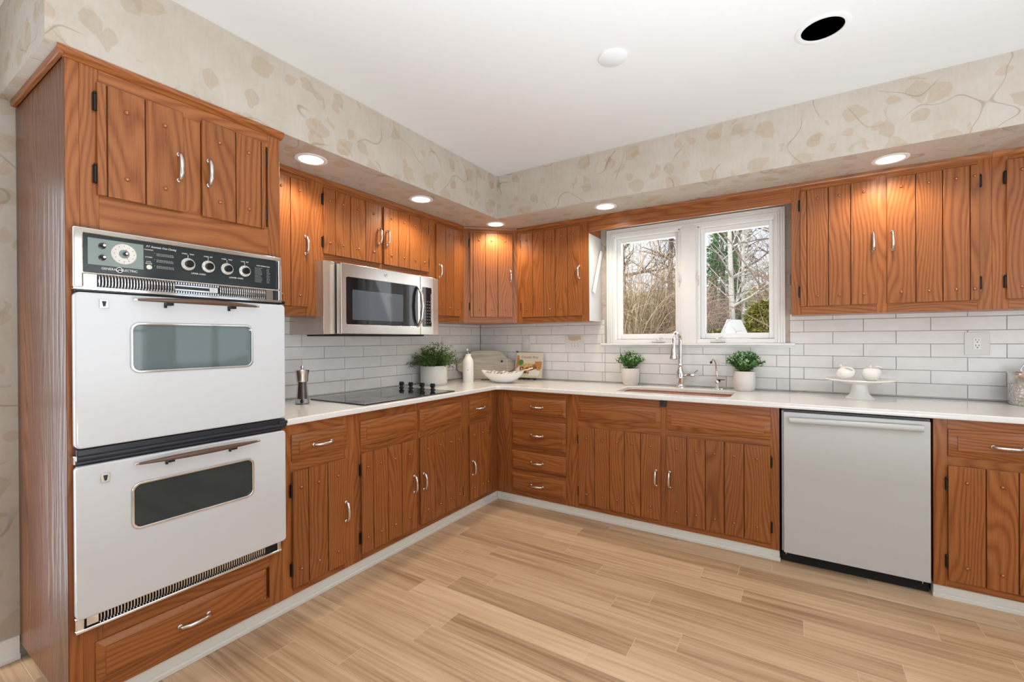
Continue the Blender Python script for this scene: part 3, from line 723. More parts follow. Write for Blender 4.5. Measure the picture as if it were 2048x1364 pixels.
# chrome frame of control panel
fr = slab('panel_frame', M['chrome'], ov, [rrect(YL, YR - .008, 1.462, 1.662, .004), rrect(YL + .024, YR - .022, 1.514, 1.644, .003), rrect(YL + .022, YR - .022, 1.466, 1.508, .003)], .0, .038, .003, front=True, res=3); OZ(fr)
cp = OZ(one_box('control_panel', M['panel_glass'], ov, YL + .02, YR - .018, -.028, -.012, 1.510, 1.646))
YP = -.0285
def on(y): return y + o_
g_ = OZ(one_box('clock_window', M['clock_green'], cp, on(-3.110), on(-2.958), YP - .0012, YP + .002, 1.542, 1.632)); g_.location.z += .30
def disc(name, mat, parent, x, z, prof, seg=36):
    mm = MB(); mm.lathe(prof, seg, M4=Matrix.Translation((x, YP, z)) @ Matrix.Rotation(R(90), 4, 'X')); return mm.build(name, mat, parent)
cl = disc('clock_dial', M['dial_white'], cp, on(-3.014), 1.589, [(.036, 0), (.036, .003), (.033, .005), (.031, .0042), (0, .0042)])
disc('clock_center', M['clock_green'], cp, on(-3.014), 1.589, [(.015, .004), (.015, .0052), (0, .0052)])
disc('clock_knob', M['black'], cp, on(-3.012), 1.589, [(.0065, .004), (.0065, .020), (.005, .022), (0, .022)], 16)
disc('knob_cap', M['satin'], cp, on(-3.012), 1.589, [(.0042, .0215), (.0038, .0235), (0, .0235)], 16)
m = MB()
for a, L_ in ((20, .024), (150, .026), (115, .017)):
    c_ = Vector((on(-3.014), YP - .006, 1.589)); d_ = Vector((math.sin(R(a)), 0, math.cos(R(a)))); p_ = Vector((math.cos(R(a)), 0, -math.sin(R(a))))
    m.quad([c_ + p_ * .0012, c_ + d_ * L_, c_ - p_ * .0012])
for k in range(12):
    a = R(30 * k); c_ = Vector((on(-3.014) + .0275 * math.sin(a), YP - .0048, 1.589 + .0275 * math.cos(a)))
    m.box(c_.x - .0012, c_.x + .0012, c_.y - .0004, c_.y, c_.z - .0012, c_.z + .0012)
m.build('clock_hand', M['red'], cp, smooth=None)
for z in (1.608, 1.568):
    disc('timer_knob', M['black'], cp, on(-3.073), z, [(.010, 0), (.010, .004), (.0065, .005), (.006, .022), (.005, .024), (0, .024)], 18)
    disc('knob_cap', M['satin'], cp, on(-3.073), z, [(.0045, .0235), (.004, .0255), (0, .0255)], 16)
    mm = MB(); mm.box(on(-3.0745), on(-3.0725), YP - .0008, YP, z + .013, z + .020); mm.build('knob_mark', M['letter'], cp)
for i, y in enumerate((-2.816, -2.745, -2.674, -2.603)):
    z = 1.5815
    k_ = disc('dial_ring', M['dial_white'], cp, on(y), z, [(.0235, 0), (.0235, .004), (.0215, .006), (.0150, .008), (.0145, .0075), (0, .0075)])
    disc('oven_knob', M['black_gloss'], cp, on(y), z, [(.0145, .006), (.0140, .019), (.0115, .022), (0, .022)], 28)
    mm = MB()
    for a in range(0, 360, 18):
        if i % 2 and a % 54: continue
        c_ = Vector((on(y) + .0195 * math.sin(R(a)), 0, z + .0195 * math.cos(R(a)))); mm.box(c_.x - .0010, c_.x + .0010, YP - .0075, YP - .006, c_.z - .0012, c_.z + .0012)
    mm.box(on(y) - .0006, on(y) + .0006, YP - .0008, YP, z + .025, z + .036)
    mm.build('dial_mark', M['slot'], cp, mats=None)
    mm = MB(); mm.box(on(y) - .0007, on(y) + .0007, YP - .0009, YP - .0001, z + .0255, z + .037); mm.build('pointer_line', M['letter'], cp)
    text('knob_lettering', ('OVEN    TEMP', 'OVEN  SET')[i % 2], .0068, M['letter'], cp, (on(y), YP - .0008, z + .0395))
text('oven_lettering', 'UPPER OVEN', .0088, M['letter'], cp, (on(-2.780), YP - .0008, 1.5475))
text('oven_lettering', 'LOWER OVEN', .0088, M['letter'], cp, (on(-2.638), YP - .0008, 1.5475))
text('maker_lettering', 'GENERAL', .0115, M['letter'], cp, (on(-3.053), YP - .0008, 1.5315), sx=.92)
text('maker_lettering', 'ELECTRIC', .0115, M['letter'], cp, (on(-2.9985), YP - .0008, 1.5315), sx=.92)
mm = MB(); mm.lathe([(.0095, 0), (.0095, .001), (.0075, .001), (.0075, 0)], 28, M4=Matrix.Translation((on(-3.0265), YP, 1.5315)) @ Matrix.Rotation(R(90), 4, 'X')); mm.build('maker_emblem', M['letter'], cp)
text('maker_emblem', 'ge', .0125, M['letter'], cp, (on(-3.0265), YP - .0008, 1.5328), shear=.35)
text('script_lettering', 'P-7  Automatic Oven Cleaning', .0105, M['letter'], cp, (on(-2.950), YP - .0008, 1.6290), shear=.4, align='LEFT', sx=.72)
text('small_lettering', 'CLEANING', .0056, M['letter'], cp, (on(-2.942), YP - .0008, 1.617))
text('small_lettering', 'LOCKED', .0056, M['letter'], cp, (on(-2.942), YP - .0008, 1.590))
text('small_lettering', 'LOCK', .0056, M['letter'], cp, (on(-2.942), YP - .0008, 1.573))
text('small_lettering', 'RELEASE', .0056, M['letter'], cp, (on(-2.942), YP - .0008, 1.5665))
disc('lock_button', M['dial_white'], cp, on(-2.941), 1.5535, [(.0085, 0), (.0085, .003), (.005, .004), (.004, .002), (0, .002)], 24)
mm = MB()                                    # rows of print too small to read, as fine dashes
def dashes(y0, y1, z0, n, dz, size=.0016):
    for r_ in range(n):
        y = y0
        while y < y1:
            L_ = rnd.uniform(.002, .007)
            if y + L_ > y1: break
            mm.box(on(y), on(y + L_), YP - .0006, YP, z0 - r_ * dz, z0 - r_ * dz + size); y += L_ + .0014
for zz in (1.606, 1.583, 1.560): dashes(-2.918, -2.862, zz, 3, .0037); mm.box(on(-2.925), on(-2.923), YP - .0006, YP, zz, zz + .002)
dashes(-2.560, -2.528, 1.602, 12, .0056); dashes(-2.508, -2.492, 1.602, 12, .0056)
mm.build('fine_print', M['letter_dim'], cp, smooth=None)
text('small_lettering', 'OVEN TEMPERATURES', .0062, M['letter'], cp, (on(-2.524), YP - .0008, 1.6125), sx=.95)
# fluted chrome vent strip below the panel
vt = OZ(one_box('vent_grille', M['dark_gap'], ov, YL + .02, YR - .02, -.026, -.012, 1.464, 1.511))
mm = MB()
n_ = 66
for k in range(n_):
    y = on(-3.086) + (on(-2.515) - on(-3.086)) * (k + .5) / n_
    if .395 < (k + .5) / n_ < .66:
        mm.box(y - .0022, y + .0022, -.030, -.024, 1.500, 1.509); mm.box(y - .0022, y + .0022, -.030, -.024, 1.466, 1.474)
    else: mm.tube([(y, -.024, 1.466), (y, -.031, 1.473), (y, -.033, 1.487), (y, -.031, 1.501), (y, -.024, 1.509)], .0026, 6)
mm.box(on(-3.122), on(-3.088), -.032, -.024, 1.467, 1.508); mm.box(on(-2.513), on(-2.482), -.032, -.024, 1.467, 1.508)
mm.box(on(-2.86), on(-2.715), -.030, -.024, 1.476, 1.482); mm.box(on(-2.86), on(-2.715), -.030, -.024, 1.493, 1.498)
mm.box(on(-2.742), on(-2.712), -.033, -.024, 1.477, 1.497)
OZ(mm.build('vent_fins', M['chrome'], ov))
OZ(one_box('trim_bar', M['black_gloss'], ov, YL + .004, YR + .012, -.034, -.010, 1.448, 1.463, bevel=.003))
mm = MB(); mm.box(YL, YR - .006, -.036, .0, 1.455, 1.462); OZ(mm.build('frame_strip', M['chrome'], ov, bevel=.001))
def oven_door(z0, z1, wz0, wz1, hz, lz, lab, glasslab):
    yf, yb = -.050, -.018
    x0, x1 = YL - .002, YR + .001
    me_out = [rrect(x0, x1, z0, z1, .016), rrect(on(-3.001), on(-2.584), wz0, wz1, .026)]
    d = OZ(slab('door', M['enamel'], ov, me_out, -yb, -yf, .006, front=True, res=3)); d['label'] = lab
    def P(o): o.location.z += 0.0; return o
    slab('window_frame', M['chrome'], d, [rrect(on(-3.004), on(-2.581), wz0 - .003, wz1 + .003, .028), rrect(on(-2.996), on(-2.589), wz0 + .005, wz1 - .005, .022)], .040, .0535, .002, front=True)
    gl = slab('window_glass', M['oven_glass_pale'] if wz0 > 1 else M['oven_glass'], d, [rrect(on(-3.0), on(-2.585), wz0 + .001, wz1 - .001, .025)], .040, .045, 0, front=True)
    # bowed bar handle on two little brackets
    n = 24; a0, a1 = on(-2.997), on(-2.568)
    mm = MB(); mm.tube([(a0 + (a1 - a0) * k / n, -(.069 + .024 * math.sin(PI * k / n)), hz + .004 * math.sin(PI * k / n)) for k in range(n + 1)], [.0035 + .0075 * math.sin(PI * k / n) ** .8 for k in range(n + 1)], 12, up=(0, 0, 1), flat=.95)
    mm.build('handle', M['handle_brown'], d, smooth=50)
    for y in (on(-2.893), on(-2.672)):
        mm = MB(); mm.box(y - .011, y + .011, -.078, -.049, hz - .015, hz - .004); mm.box(y - .011, y - .004, -.060, -.049, hz - .024, hz - .012)
        mm.build('handle_bracket', M['iron'], d, bevel=.001)
    mm = MB(); mm.box(a0 - .004, a0 + .010, -.074, -.064, hz - .004, hz + .004); mm.box(a1 - .010, a1 + .004, -.074, -.064, hz - .004, hz + .004); mm.build('handle_tip', M['chrome'], d, bevel=.002)
    mm = MB(); mm.box(on(-3.087), on(-3.063), -.0535, -.049, lz - .015, lz + .015); mm.build('lock_plate', M['satin'], d, bevel=.001)
    mm = MB(); mm.quad([(on(-3.081), -.0542, lz + .009), (on(-3.069), -.0542, lz + .009), (on(-3.072), -.0542, lz - .009), (on(-3.078), -.0542, lz - .009)][::-1]); mm.box(on(-3.078), on(-3.072), -.0538, -.052, lz - .009, lz + .009); mm.build('lock_slot', M['black'], d, smooth=None)
    return d
oven_door(.926, 1.445, 1.171, 1.345, 1.428, 1.409, 'white upper oven door with a pale window', '')
oven_door(.361, .868, .612, .773, .846, .817, 'white lower oven door with a dark window', '')
mm = MB(); mm.box(YL, YR + .002, -.044, -.012, .874, .884); mm.box(YL + .004, YR + .004, -.040, -.012, .896, .922); mm.tube([(YL + .002, -.040, .893), (YR + .006, -.040, .893)], .010, 10)
mm.box(YR - .03, YR + .010, -.052, -.01, .898, .912)
OZ(mm.build('trim_bar', M['dark_gap'], ov, bevel=.003))
mm = MB(); mm.box(YL - .002, YL + .026, -.036, -.002, .874, .902); OZ(mm.build('frame_strip', M['chrome'], ov, bevel=.003))
# lower vent with chrome sill
mm = MB(); mm.box(YL, YR - .012, -.034, -.0, .311, .322); mm.box(YL, YL + .022, -.030, 0, .318, .362); mm.box(YR - .030, YR - .012, -.030, 0, .318, .362); OZ(mm.build('frame_sill', M['chrome'], ov, bevel=.003))
OZ(one_box('vent_grille', M['matte_black'], ov, YL + .022, YR - .03, -.022, 0, .320, .362))
mm = MB(); n_ = 62
for k in range(n_):
    y = on(-3.088) + (on(-2.522) - on(-3.088)) * (k + .5) / n_; mm.tube([(y, -.020, .323), (y, -.028, .330), (y, -.030, .345), (y, -.028, .358)], .0024, 6)
mm.box(on(-3.12), on(-3.09), -.030, -.02, .328, .356); OZ(mm.build('vent_fins', M['chrome'], ov))

# ------------------------------------------------------------------ countertop, sink, cooktop
CT, CB, CL, CR = .914, .884, .675, -.681
cor = [(CL + .05 - .05 * math.cos(R(a)), CR - .05 + .05 * math.sin(R(a))) for a in range(0, 91, 10)]
outline = [(.001, -2.424), (CL, -2.424)] + cor + [(3.78, CR), (3.78, -.001), (.001, -.001)]
sink_o = rrect(1.585, 2.325, -.560, -.165, .06, 8)
me = slab_mesh('countertop', [outline, sink_o], CB, CT, .006, 3)
ctop = finish('countertop', me, M['quartz']); tag(ctop, 'long white quartz countertop running round the corner', 'countertop')
sk = thing('sink', (1.955, -.36, CB), 0, 'undermount steel sink below the window', 'sink')
m = MB(); n = 0
pr_ = [rrect(-.378, .378, -.206, .206, .068, 8), rrect(-.372, .372, -.2, .2, .062, 8), rrect(-.364, .364, -.192, .192, .06, 8), rrect(-.330, .330, -.160, .160, .05, 8)]
zs = [-.0005, -.002, -.17, -.19]
for P, z in zip(pr_, zs):
    for p in P: m.v.append((p[0], p[1], z))
N_ = len(pr_[0])
for i in range(3):
    for k in range(N_): m.quad([m.v[i * N_ + k], m.v[i * N_ + (k + 1) % N_], m.v[(i + 1) * N_ + (k + 1) % N_], m.v[(i + 1) * N_ + k]])
m.quad([m.v[3 * N_ + k] for k in range(N_)])
m.build('basin', plain('dull_steel_basin', (.34, .35, .36), .45, .6), sk)
m = MB(); m.lathe([(.045, -.189), (.045, -.186), (.03, -.187), (0, -.188)], 24); m.build('drain', M['chrome'], sk)
ck = thing('cooktop', (.38, -1.558, CT), R(90), 'black glass electric cooktop set in the counter below the microwave', 'cooktop')
slab('glass_top', M['black_gloss'], ck, [rrect(-.395, .395, -.262, .250, .012)], .0005, .007, .002)
for i in range(4):
    yy = (.235, .138, .022, -.080)[i]
    m = MB(); m.lathe([(.020, .007), (.020, .010), (.014, .013), (.012, .028)], 20, M4=Matrix.Translation((.358, yy, 0))); m.build('knob_stem', M['black'], ck)
    m = MB(); m.lathe([(.012, .024), (.019, .027), (.020, .040), (.017, .044), (0, .045)], 20, M4=Matrix.Translation((.358, yy, 0))); m.box(.353, .363, yy - .019, yy + .019, .040, .052); m.build('knob', M['black_gloss'], ck, bevel=.001)
M['ring_grey'] = plain('grey_burner_ring', (.06, .062, .065), .1)
for x, y, r in ((-.22, -.10, .10), (-.22, .12, .075), (.06, -.10, .075), (.06, .12, .10)):
    m = MB(); m.lathe([(r, .0071), (r + .0016, .0072), (r - .0016, .0072)], 48, M4=Matrix.Translation((x, y, 0))); m.build('burner_ring', M['ring_grey'], ck)

# ------------------------------------------------------------------ microwave
mw = thing('microwave', (0, -1.925, 1.318), R(90), 'stainless over-range microwave with a black window and bar handle', 'microwave')
MWW = .803
def mb(name, mat, x0, x1, y0, y1, z0, z1, bevel=.001, parent=None): return one_box(name, mat, parent or mw, x0, x1, y0, y1, z0, z1, bevel=bevel)
mb('case', plain('dark_grey_case', (.10, .10, .10), .4), 0, MWW, -.345, -.004, 0, .432)
M['filler'] = plain('pale_steel_filler', (.62, .55, .49), .25, .75)
mb('filler_panel', M['filler'], -.079, -.004, -.350, -.006, 0, .431)
mb('filler_panel', M['filler'], MWW + .004, .913, -.350, -.006, 0, .431)
dx1 = .665
d = slab('door', M['steel'], mw, [rrect(.002, dx1, .001, .425, .006), rrect(.040, .640, .060, .345, .010)], .352, .402, .003, front=True); d['label'] = 'brushed steel door with black glass'
slab('window_glass', M['black_gloss'], d, [rrect(.039, .641, .059, .346, .010)], .385, .399, .0, front=True)
M['mesh_grey'] = plain('grey_screen_glass', (.085, .10, .125), .06)
slab('window_screen', M['mesh_grey'], d, [rrect(.085, .50, .088, .272, .006)], .398, .3997, .0, front=True)
m = MB(); hx = .640
m.tube([(hx, -.399, .062), (hx, -.418, .075), (hx + .004, -.438, .12), (hx + .005, -.446, .2025), (hx + .004, -.438, .285), (hx, -.418, .330), (hx, -.399, .343)], [.010, .011, .012, .0125, .012, .011, .010], 12)
m.build('handle', M['satin'], d)
slab('badge', M['satin'], d, [circ(.345, .390, .013)], .4005, .4035, .001, front=True); slab('badge_ring', M['slot'], d, [circ(.345, .390, .0125), circ(.345, .390, .0112)], .4030, .4038, 0, front=True)
text('badge_lettering', 'ge', .016, M['slot'], d, (.345, -.4038, .3915), shear=.35)
c_ = slab('control_panel', M['steel'], mw, [rrect(dx1 + .003, MWW - .002, .001, .425, .006)], .352, .402, .003, front=True)
slab('keypad', M['black_gloss'], c_, [rrect(dx1 + .020, MWW - .022, .059, .346, .010)], .400, .4035, .001, front=True)
m = MB()
for r_ in range(8):
    for k in range(3): m.box(.712 + k * .022, .720 + k * .022, -.4042, -.4030, .085 + r_ * .022, .090 + r_ * .022)
m.build('key_marks', M['letter_dim'], c_, smooth=None)
m = MB(); m.box(.773, .7755, -.4042, -.403, .09, .30); m.build('key_strip', M['letter'], c_, smooth=None)
m = MB()
for k in range(14): m.box(.05 + k * .05, .09 + k * .05, -.30, -.06, -.004, .0)
m.box(.03, .77, -.335, -.02, -.010, -.001); m.build('underside_vent', M['iron'], mw, bevel=.001)

# ------------------------------------------------------------------ dishwasher
dw = thing('dishwasher', (2.603, -.625, 0), 0, 'pale grey dishwasher with a bar handle and black kick plate', 'dishwasher')
one_box('tub', plain('dark_grey_tub', (.16, .165, .17), .45), dw, .002, .634, -.005, .60, .075, .872)
one_box('side_trim', plain('grey_side_trim', (.34, .35, .35), .4), dw, .0025, .012, -.03, .0, .075, .870, bevel=.001)
d = slab('door', M['dw'], dw, [rrect(.012, .630, .070, .864, .004)], .006, .042, .003, front=True)
m = MB(); m.tube([(.040, -.062, .822), (.600, -.062, .830)], .0165, 16, flat=1.0); m.box(.045, .075, -.060, -.04, .812, .834); m.box(.565, .595, -.060, -.04, .818, .840)
m.build('handle', M['dw'], d)
one_box('kick_plate', M['matte_black'], dw, .002, .632, .015, .03, .002, .074)
m = MB(); m.box(.020, .024, .010, .016, .040, .066); m.box(.606, .610, .010, .016, .040, .066); m.build('leg_screw', M['satin'], dw)

# ------------------------------------------------------------------ kitchen window
def window():
    wn = bpy.data.objects.new('window_1', None); COL.objects.link(wn); structure(wn)
    WP = M['white_paint']
    X0, X1_, Z0, Z1 = 1.337, 2.616, 1.246, 2.187
    m = MB()
    # stepped casing: flat, inner bead, outer back band
    for a, b, y0, y1 in ((0, .014, -.026, 0), (.014, .030, -.020, 0), (.030, .046, -.024, 0), (.046, .060, -.013, 0.02)):
        m.box(X0 + a, X0 + b, y0, y1, Z0, Z1 - a); m.box(X1_ - b, X1_ - a, y0, y1, Z0, Z1 - a); m.box(X0 + b, X1_ - b, y0, y1, Z1 - b, Z1 - a)
    m.build('casing', WP, wn, bevel=.003, seg=2)
    m = MB(); m.box(1.932, 2.040, -.020, .10, Z0, Z1 - .058); m.box(1.922, 1.932, -.012, .1, Z0, Z1 - .06); m.box(2.040, 2.050, -.012, .1, Z0, Z1 - .06); m.build('mullion', WP, wn, bevel=.002)
    m = MB(); m.box(1.285, 2.672, -.042, .06, 1.228, 1.246); m.box(1.30, 2.66, -.022, 0, 1.215, 1.228); m.build('stool', WP, wn, bevel=.004, seg=3)
    for x0, x1, crankx, lockx in ((1.392, 1.922, 1.76, 1.914), (2.050, 2.562, 2.19, 2.058)):
        m = MB(); z0, z1 = 1.246, 2.130
        m.box(x0, x0 + .012, -.008, .13, z0, z1); m.box(x1 - .012, x1, -.008, .13, z0, z1); m.box(x0, x1, -.008, .13, z1 - .012, z1 + .02); m.box(x0, x1, -.010, .13, z0, z0 + .030)
        m.build('jamb', WP, wn, bevel=.002)
        m = MB(); s = .034; a0, a1, b0, b1 = x0 + .012, x1 - .012, z0 + .032, z1 - .012
        m.box(a0, a0 + s, .052, .10, b0, b1); m.box(a1 - s, a1, .052, .10, b0, b1); m.box(a0 + s, a1 - s, .052, .10, b1 - s, b1); m.box(a0 + s, a1 - s, .052, .10, b0, b0 + s + .008)
        sh = m.build('sash', WP, wn, bevel=.003)
        one_box('pane', M['pane'], sh, a0 + s - .002, a1 - s + .002, .074, .078, b0 + s, b1 - s + .002)
        m = MB(); m.box(crankx - .05, crankx + .05, -.030, -.009, z0 + .006, z0 + .018); m.lathe([(.018, 0), (.016, .012), (.008, .018), (0, .019)], 16, M4=Matrix.Translation((crankx, -.014, z0 + .018)))
        m.tube([(crankx, -.014, z0 + .034), (crankx + .03, -.030, z0 + .045), (crankx + .05, -.026, z0 + .03)], .005, 8); m.build('crank_handle', M['plastic_white'], wn, bevel=.002)
        m = MB(); m.box(lockx - .006, lockx + .006, -.014, -.006, 1.68, 1.76); m.tube([(lockx, -.014, 1.72), (lockx + (.012 if lockx < 2 else -.012), -.030, 1.735), (lockx, -.034, 1.79)], .0048, 8); m.build('sash_lock', M['plastic_white'], wn, bevel=.001)
window()

# ------------------------------------------------------------------ outlets
def outlet(loc, rotz, w, h, label, kind='duplex'):
    t = thing('power_outlet', loc, rotz, label, 'outlet', 'outlets on the tile backsplash')
    slab('cover_plate', M['plastic_white'], t, [rrect(-w / 2, w / 2, -h / 2, h / 2, .004)], 0, .006, .002, front=True)
    if kind == 'bare':
        m = MB()
        for x in (-.028, .0, .030):
            for z in (.0, -.022): m.box(x - .0022, x + .0022, -.0066, -.0055, z - .003, z + .006)
        m.build('slot_marks', M['letter_dim'], t, smooth=None)
        m = MB(); m.box(-.060, .058, -.0072, -.0055, .038, .068); m.box(-.045, .03, -.0068, -.0055, .028, .040); m.build('paint_patch', M['tape'], t, bevel=.001)
        return t
    f = slab('receptacle', M['ceramic'], t, [rrect(-.017, .017, -.034, .034, .004)], .005, .0085, .0012, front=True)
    m = MB()
    for zc in (.016, -.016):
        m.box(-.008, -.0055, -.0092, -.0084, zc + .001, zc + .009); m.box(.0055, .008, -.0092, -.0084, zc + .001, zc + .008); m.box(-.0025, .0025, -.0092, -.0084, zc - .010, zc - .005)
    m.build('slots', M['slot'], f, smooth=None)
    return t
outlet((.549, -.0088, 1.247), 0, .085, .132, 'white outlet on the tile above the cookbook')
outlet((1.040, -.0088, 1.240), 0, .180, .140, 'blank wide plate with peeling tan paint, left of the window', 'bare')
outlet((3.556, -.0088, 1.243), 0, .105, .132, 'white outlet on the tile behind the metal canister')
outlet((.0088, -.548, 1.245), R(90), .085, .128, 'white outlet half hidden behind the fern pot')

# ------------------------------------------------------------------ things on the counter
def lathe_part(name, mat, parent, prof, seg=36, loc=None):
    m = MB(); m.lathe(prof, seg); return m.build(name, mat, parent, loc=loc, smooth=40)
# pepper mill
t = thing('pepper_mill', (.265, -2.086, CT), 0, 'clear acrylic pepper mill with steel top beside the oven tower', 'pepper mill')
lathe_part('grinder_body', M['clear'], t, [(.0, .0), (.038, .0), (.038, .012), (.034, .030), (.029, .085), (.026, .132), (0, .132)])
lathe_part('peppercorns', M['pepper'], t, [(0, .032), (.026, .032), (.0225, .085), (.020, .128), (0, .128)])
lathe_part('grinder_base', M['iron'], t, [(0, .006), (.010, .006), (.012, .020), (.006, .028), (0, .028)], 16)
lathe_part('cap', M['satin'], t, [(0, .130), (.031, .130), (.032, .135), (.034, .165), (.039, .190), (.040, .194), (.037, .197), (0, .198)])
lathe_part('finial', M['chrome'], t, [(0, .197), (.006, .198), (.005, .202), (.009, .208), (.010, .214), (.007, .221), (0, .223)], 18)
# plants
def leaf_quad(m, p, d, L, W, up, mi=0):
    d = d.normalized(); s = d.cross(up)
    if s.length < 1e-4: s = d.cross(Vector((1, 0, 0)))
    s.normalize(); nrm = s.cross(d)
    mid = p + d * L * .5 + nrm * L * .08
    m.quad([p, mid + s * W, p + d * L, mid - s * W], mi)
def fern_plant():
    t = thing('potted_fern', (.150, -.845, CT), 0, 'green maidenhair fern in a pale straight sided pot, beside the cooktop', 'plant')
    p = lathe_part('pot', M['pot_matte'], t, [(0, 0), (.098, 0), (.108, .010), (.110, .02), (.110, .150), (.107, .155), (.103, .150), (.102, .132), (0, .132)], 44)
    lathe_part('soil', M['soil'], t, [(0, .1325), (.101, .1325), (.05, .142), (0, .144)], 24)
    rr = random.Random(3); m = MB(); ms = MB()
    for i in range(150):
        a = rr.uniform(0, 2 * PI); sp = rr.uniform(.03, 1.0); L = rr.uniform(.11, .20)
        base = Vector((math.cos(a), math.sin(a), 0)) * rr.uniform(0, .07) + Vector((0, 0, .135))
        d = Vector((math.cos(a) * sp, math.sin(a) * sp, rr.uniform(.45, 1.0))).normalized()
        pts = [base]; cur = base.copy(); dd = d.copy()
        for k in range(6):
            cur = cur + dd * L / 6; dd = (dd + Vector((0, 0, -.10 - .10 * sp))).normalized(); cur.x = max(cur.x, -.128); pts.append(cur.copy())
        ms.tube(pts, .0009, 3, cap=False)
        for k in range(2, 7):
            for q in range(9 if k > 2 else 4):
                lp = pts[k] + Vector((rr.uniform(-.020, .020), rr.uniform(-.020, .020), rr.uniform(-.012, .018))); lp.x = max(lp.x, -.128)
                ld = Vector((rr.uniform(-1, 1), rr.uniform(-1, 1), rr.uniform(-.4, .7)))
                leaf_quad(m, lp, ld, rr.uniform(.009, .017), rr.uniform(.004, .007), Vector((rr.uniform(-.3, .3), rr.uniform(-.3, .3), 1)), 1 if (sp > .7 and k > 4 and rr.random() < .6) else 0)
    for v in range(len(m.v)): m.v[v] = (max(m.v[v][0], -.130), m.v[v][1], m.v[v][2])
    m.build('foliage', None, t, smooth=None, mats=[M['fern'], M['fern_dark']]); ms.build('stems', M['stem'], t)
fern_plant()
def small_plant(loc, potprof, seed, label, H, RAD, n, zpot):
    t = thing('potted_plant', (*loc, CT), 0, label, 'plant', 'small plants by the sink')
    lathe_part('pot', M['pot_matte'], t, potprof, 40); lathe_part('soil', M['soil'], t, [(0, zpot - .008), (potprof[-3][0] - .004, zpot - .008), (0, zpot - .002)], 24)
    rr = random.Random(seed); m = MB(); ms = MB(); mf = MB()
    for i in range(n):
        a = rr.uniform(0, 2 * PI); sp = rr.uniform(0, 1.0) ** .7
        base = Vector((math.cos(a), math.sin(a), 0)) * rr.uniform(0, .035) + Vector((0, 0, zpot - .006))
        tip = Vector((math.cos(a) * RAD * sp, math.sin(a) * RAD * sp, zpot + H * (1 - .55 * sp * sp) * rr.uniform(.75, 1.05)))
        tip.y = min(tip.y, .10)
        pts = [base.lerp(tip, k / 4) + Vector((0, 0, .012 * math.sin(PI * k / 4))) for k in range(5)]
        ms.tube(pts, .0011, 3, cap=False)
        for k in range(1, 5):
            for q in range(6):
                ld = Vector((rr.uniform(-1, 1), rr.uniform(-1, 1), rr.uniform(-.1, .9)))
                leaf_quad(m, pts[k] + Vector((rr.uniform(-.006, .006), rr.uniform(-.006, .006), rr.uniform(-.008, .008))), ld, rr.uniform(.016, .026), rr.uniform(.005, .0085), Vector((rr.uniform(-.4, .4), rr.uniform(-.4, .4), 1)))
        if sp < .9 and rr.random() < .55:
            for q in range(5):
                c = tip + Vector((rr.uniform(-.011, .011), rr.uniform(-.011, .011), rr.uniform(-.004, .014))); mf.lathe([(0, -.004), (.0042, 0), (0, .004)], 5, M4=Matrix.Translation(c))
    lim = -loc[1] - .012
    for mm_ in (m, mf):
        for v in range(len(mm_.v)): mm_.v[v] = (mm_.v[v][0], min(mm_.v[v][1], lim), mm_.v[v][2])
    m.build('foliage', M['leaf'], t, smooth=None); ms.build('stems', M['stem'], t)
    if mf.v: mf.build('blossoms', M['bloom'], t)
small_plant((1.566, -.115), [(0, 0), (.048, 0), (.058, .010), (.066, .05), (.070, .10), (.0705, .133), (.068, .135), (.0655, .131), (.065, .12), (0, .12)], 5, 'small flowering plant in a white pot, left of the sink faucet', .125, .105, 60, .131)
small_plant((2.372, -.120), [(0, 0), (.050, 0), (.064, .012), (.070, .045), (.069, .09), (.0645, .136), (.062, .138), (.060, .134), (.060, .12), (0, .12)], 9, 'bushy small plant in a rounded white pot, right of the small tap', .135, .120, 95, .134)
# soap/oil bottle
t = thing('oil_bottle', (.276, -.548, CT), 0, 'slim white ceramic oil bottle standing before the cutting board', 'bottle')
lathe_part('bottle_body', M['ceramic'], t, [(0, 0), (.046, 0), (.0475, .003), (.0475, .165), (.044, .188), (.034, .208), (.026, .222), (.0235, .232), (.025, .238), (.0235, .243), (0, .243)])
lathe_part('stopper', M['satin'], t, [(0, .240), (.018, .241), (.018, .246), (.006, .250), (.0055, .256), (0, .256)], 18)
m = MB(); m.tube([(0, 0, .252), (-.002, -.002, .266), (-.006, -.006, .278)], [.0045, .004, .0035], 8); m.build('spout', M['satin'], t)
lathe_part('spout_cap', M['ceramic'], t, [(0, .270), (.008, .272), (.009, .280), (.006, .288), (0, .290)], 14, loc=(-.004, -.004, 0))
mm = MB(); mm.lathe([(.0045, 0), (.0045, .0008), (0, .0008)], 14, M4=Matrix.Translation((.0275, -.0385, .108)) @ Matrix.Rotation(R(35), 4, 'Z') @ Matrix.Rotation(R(90), 4, 'X')); mm.build('bottle_mark', M['letter_dim'], t)
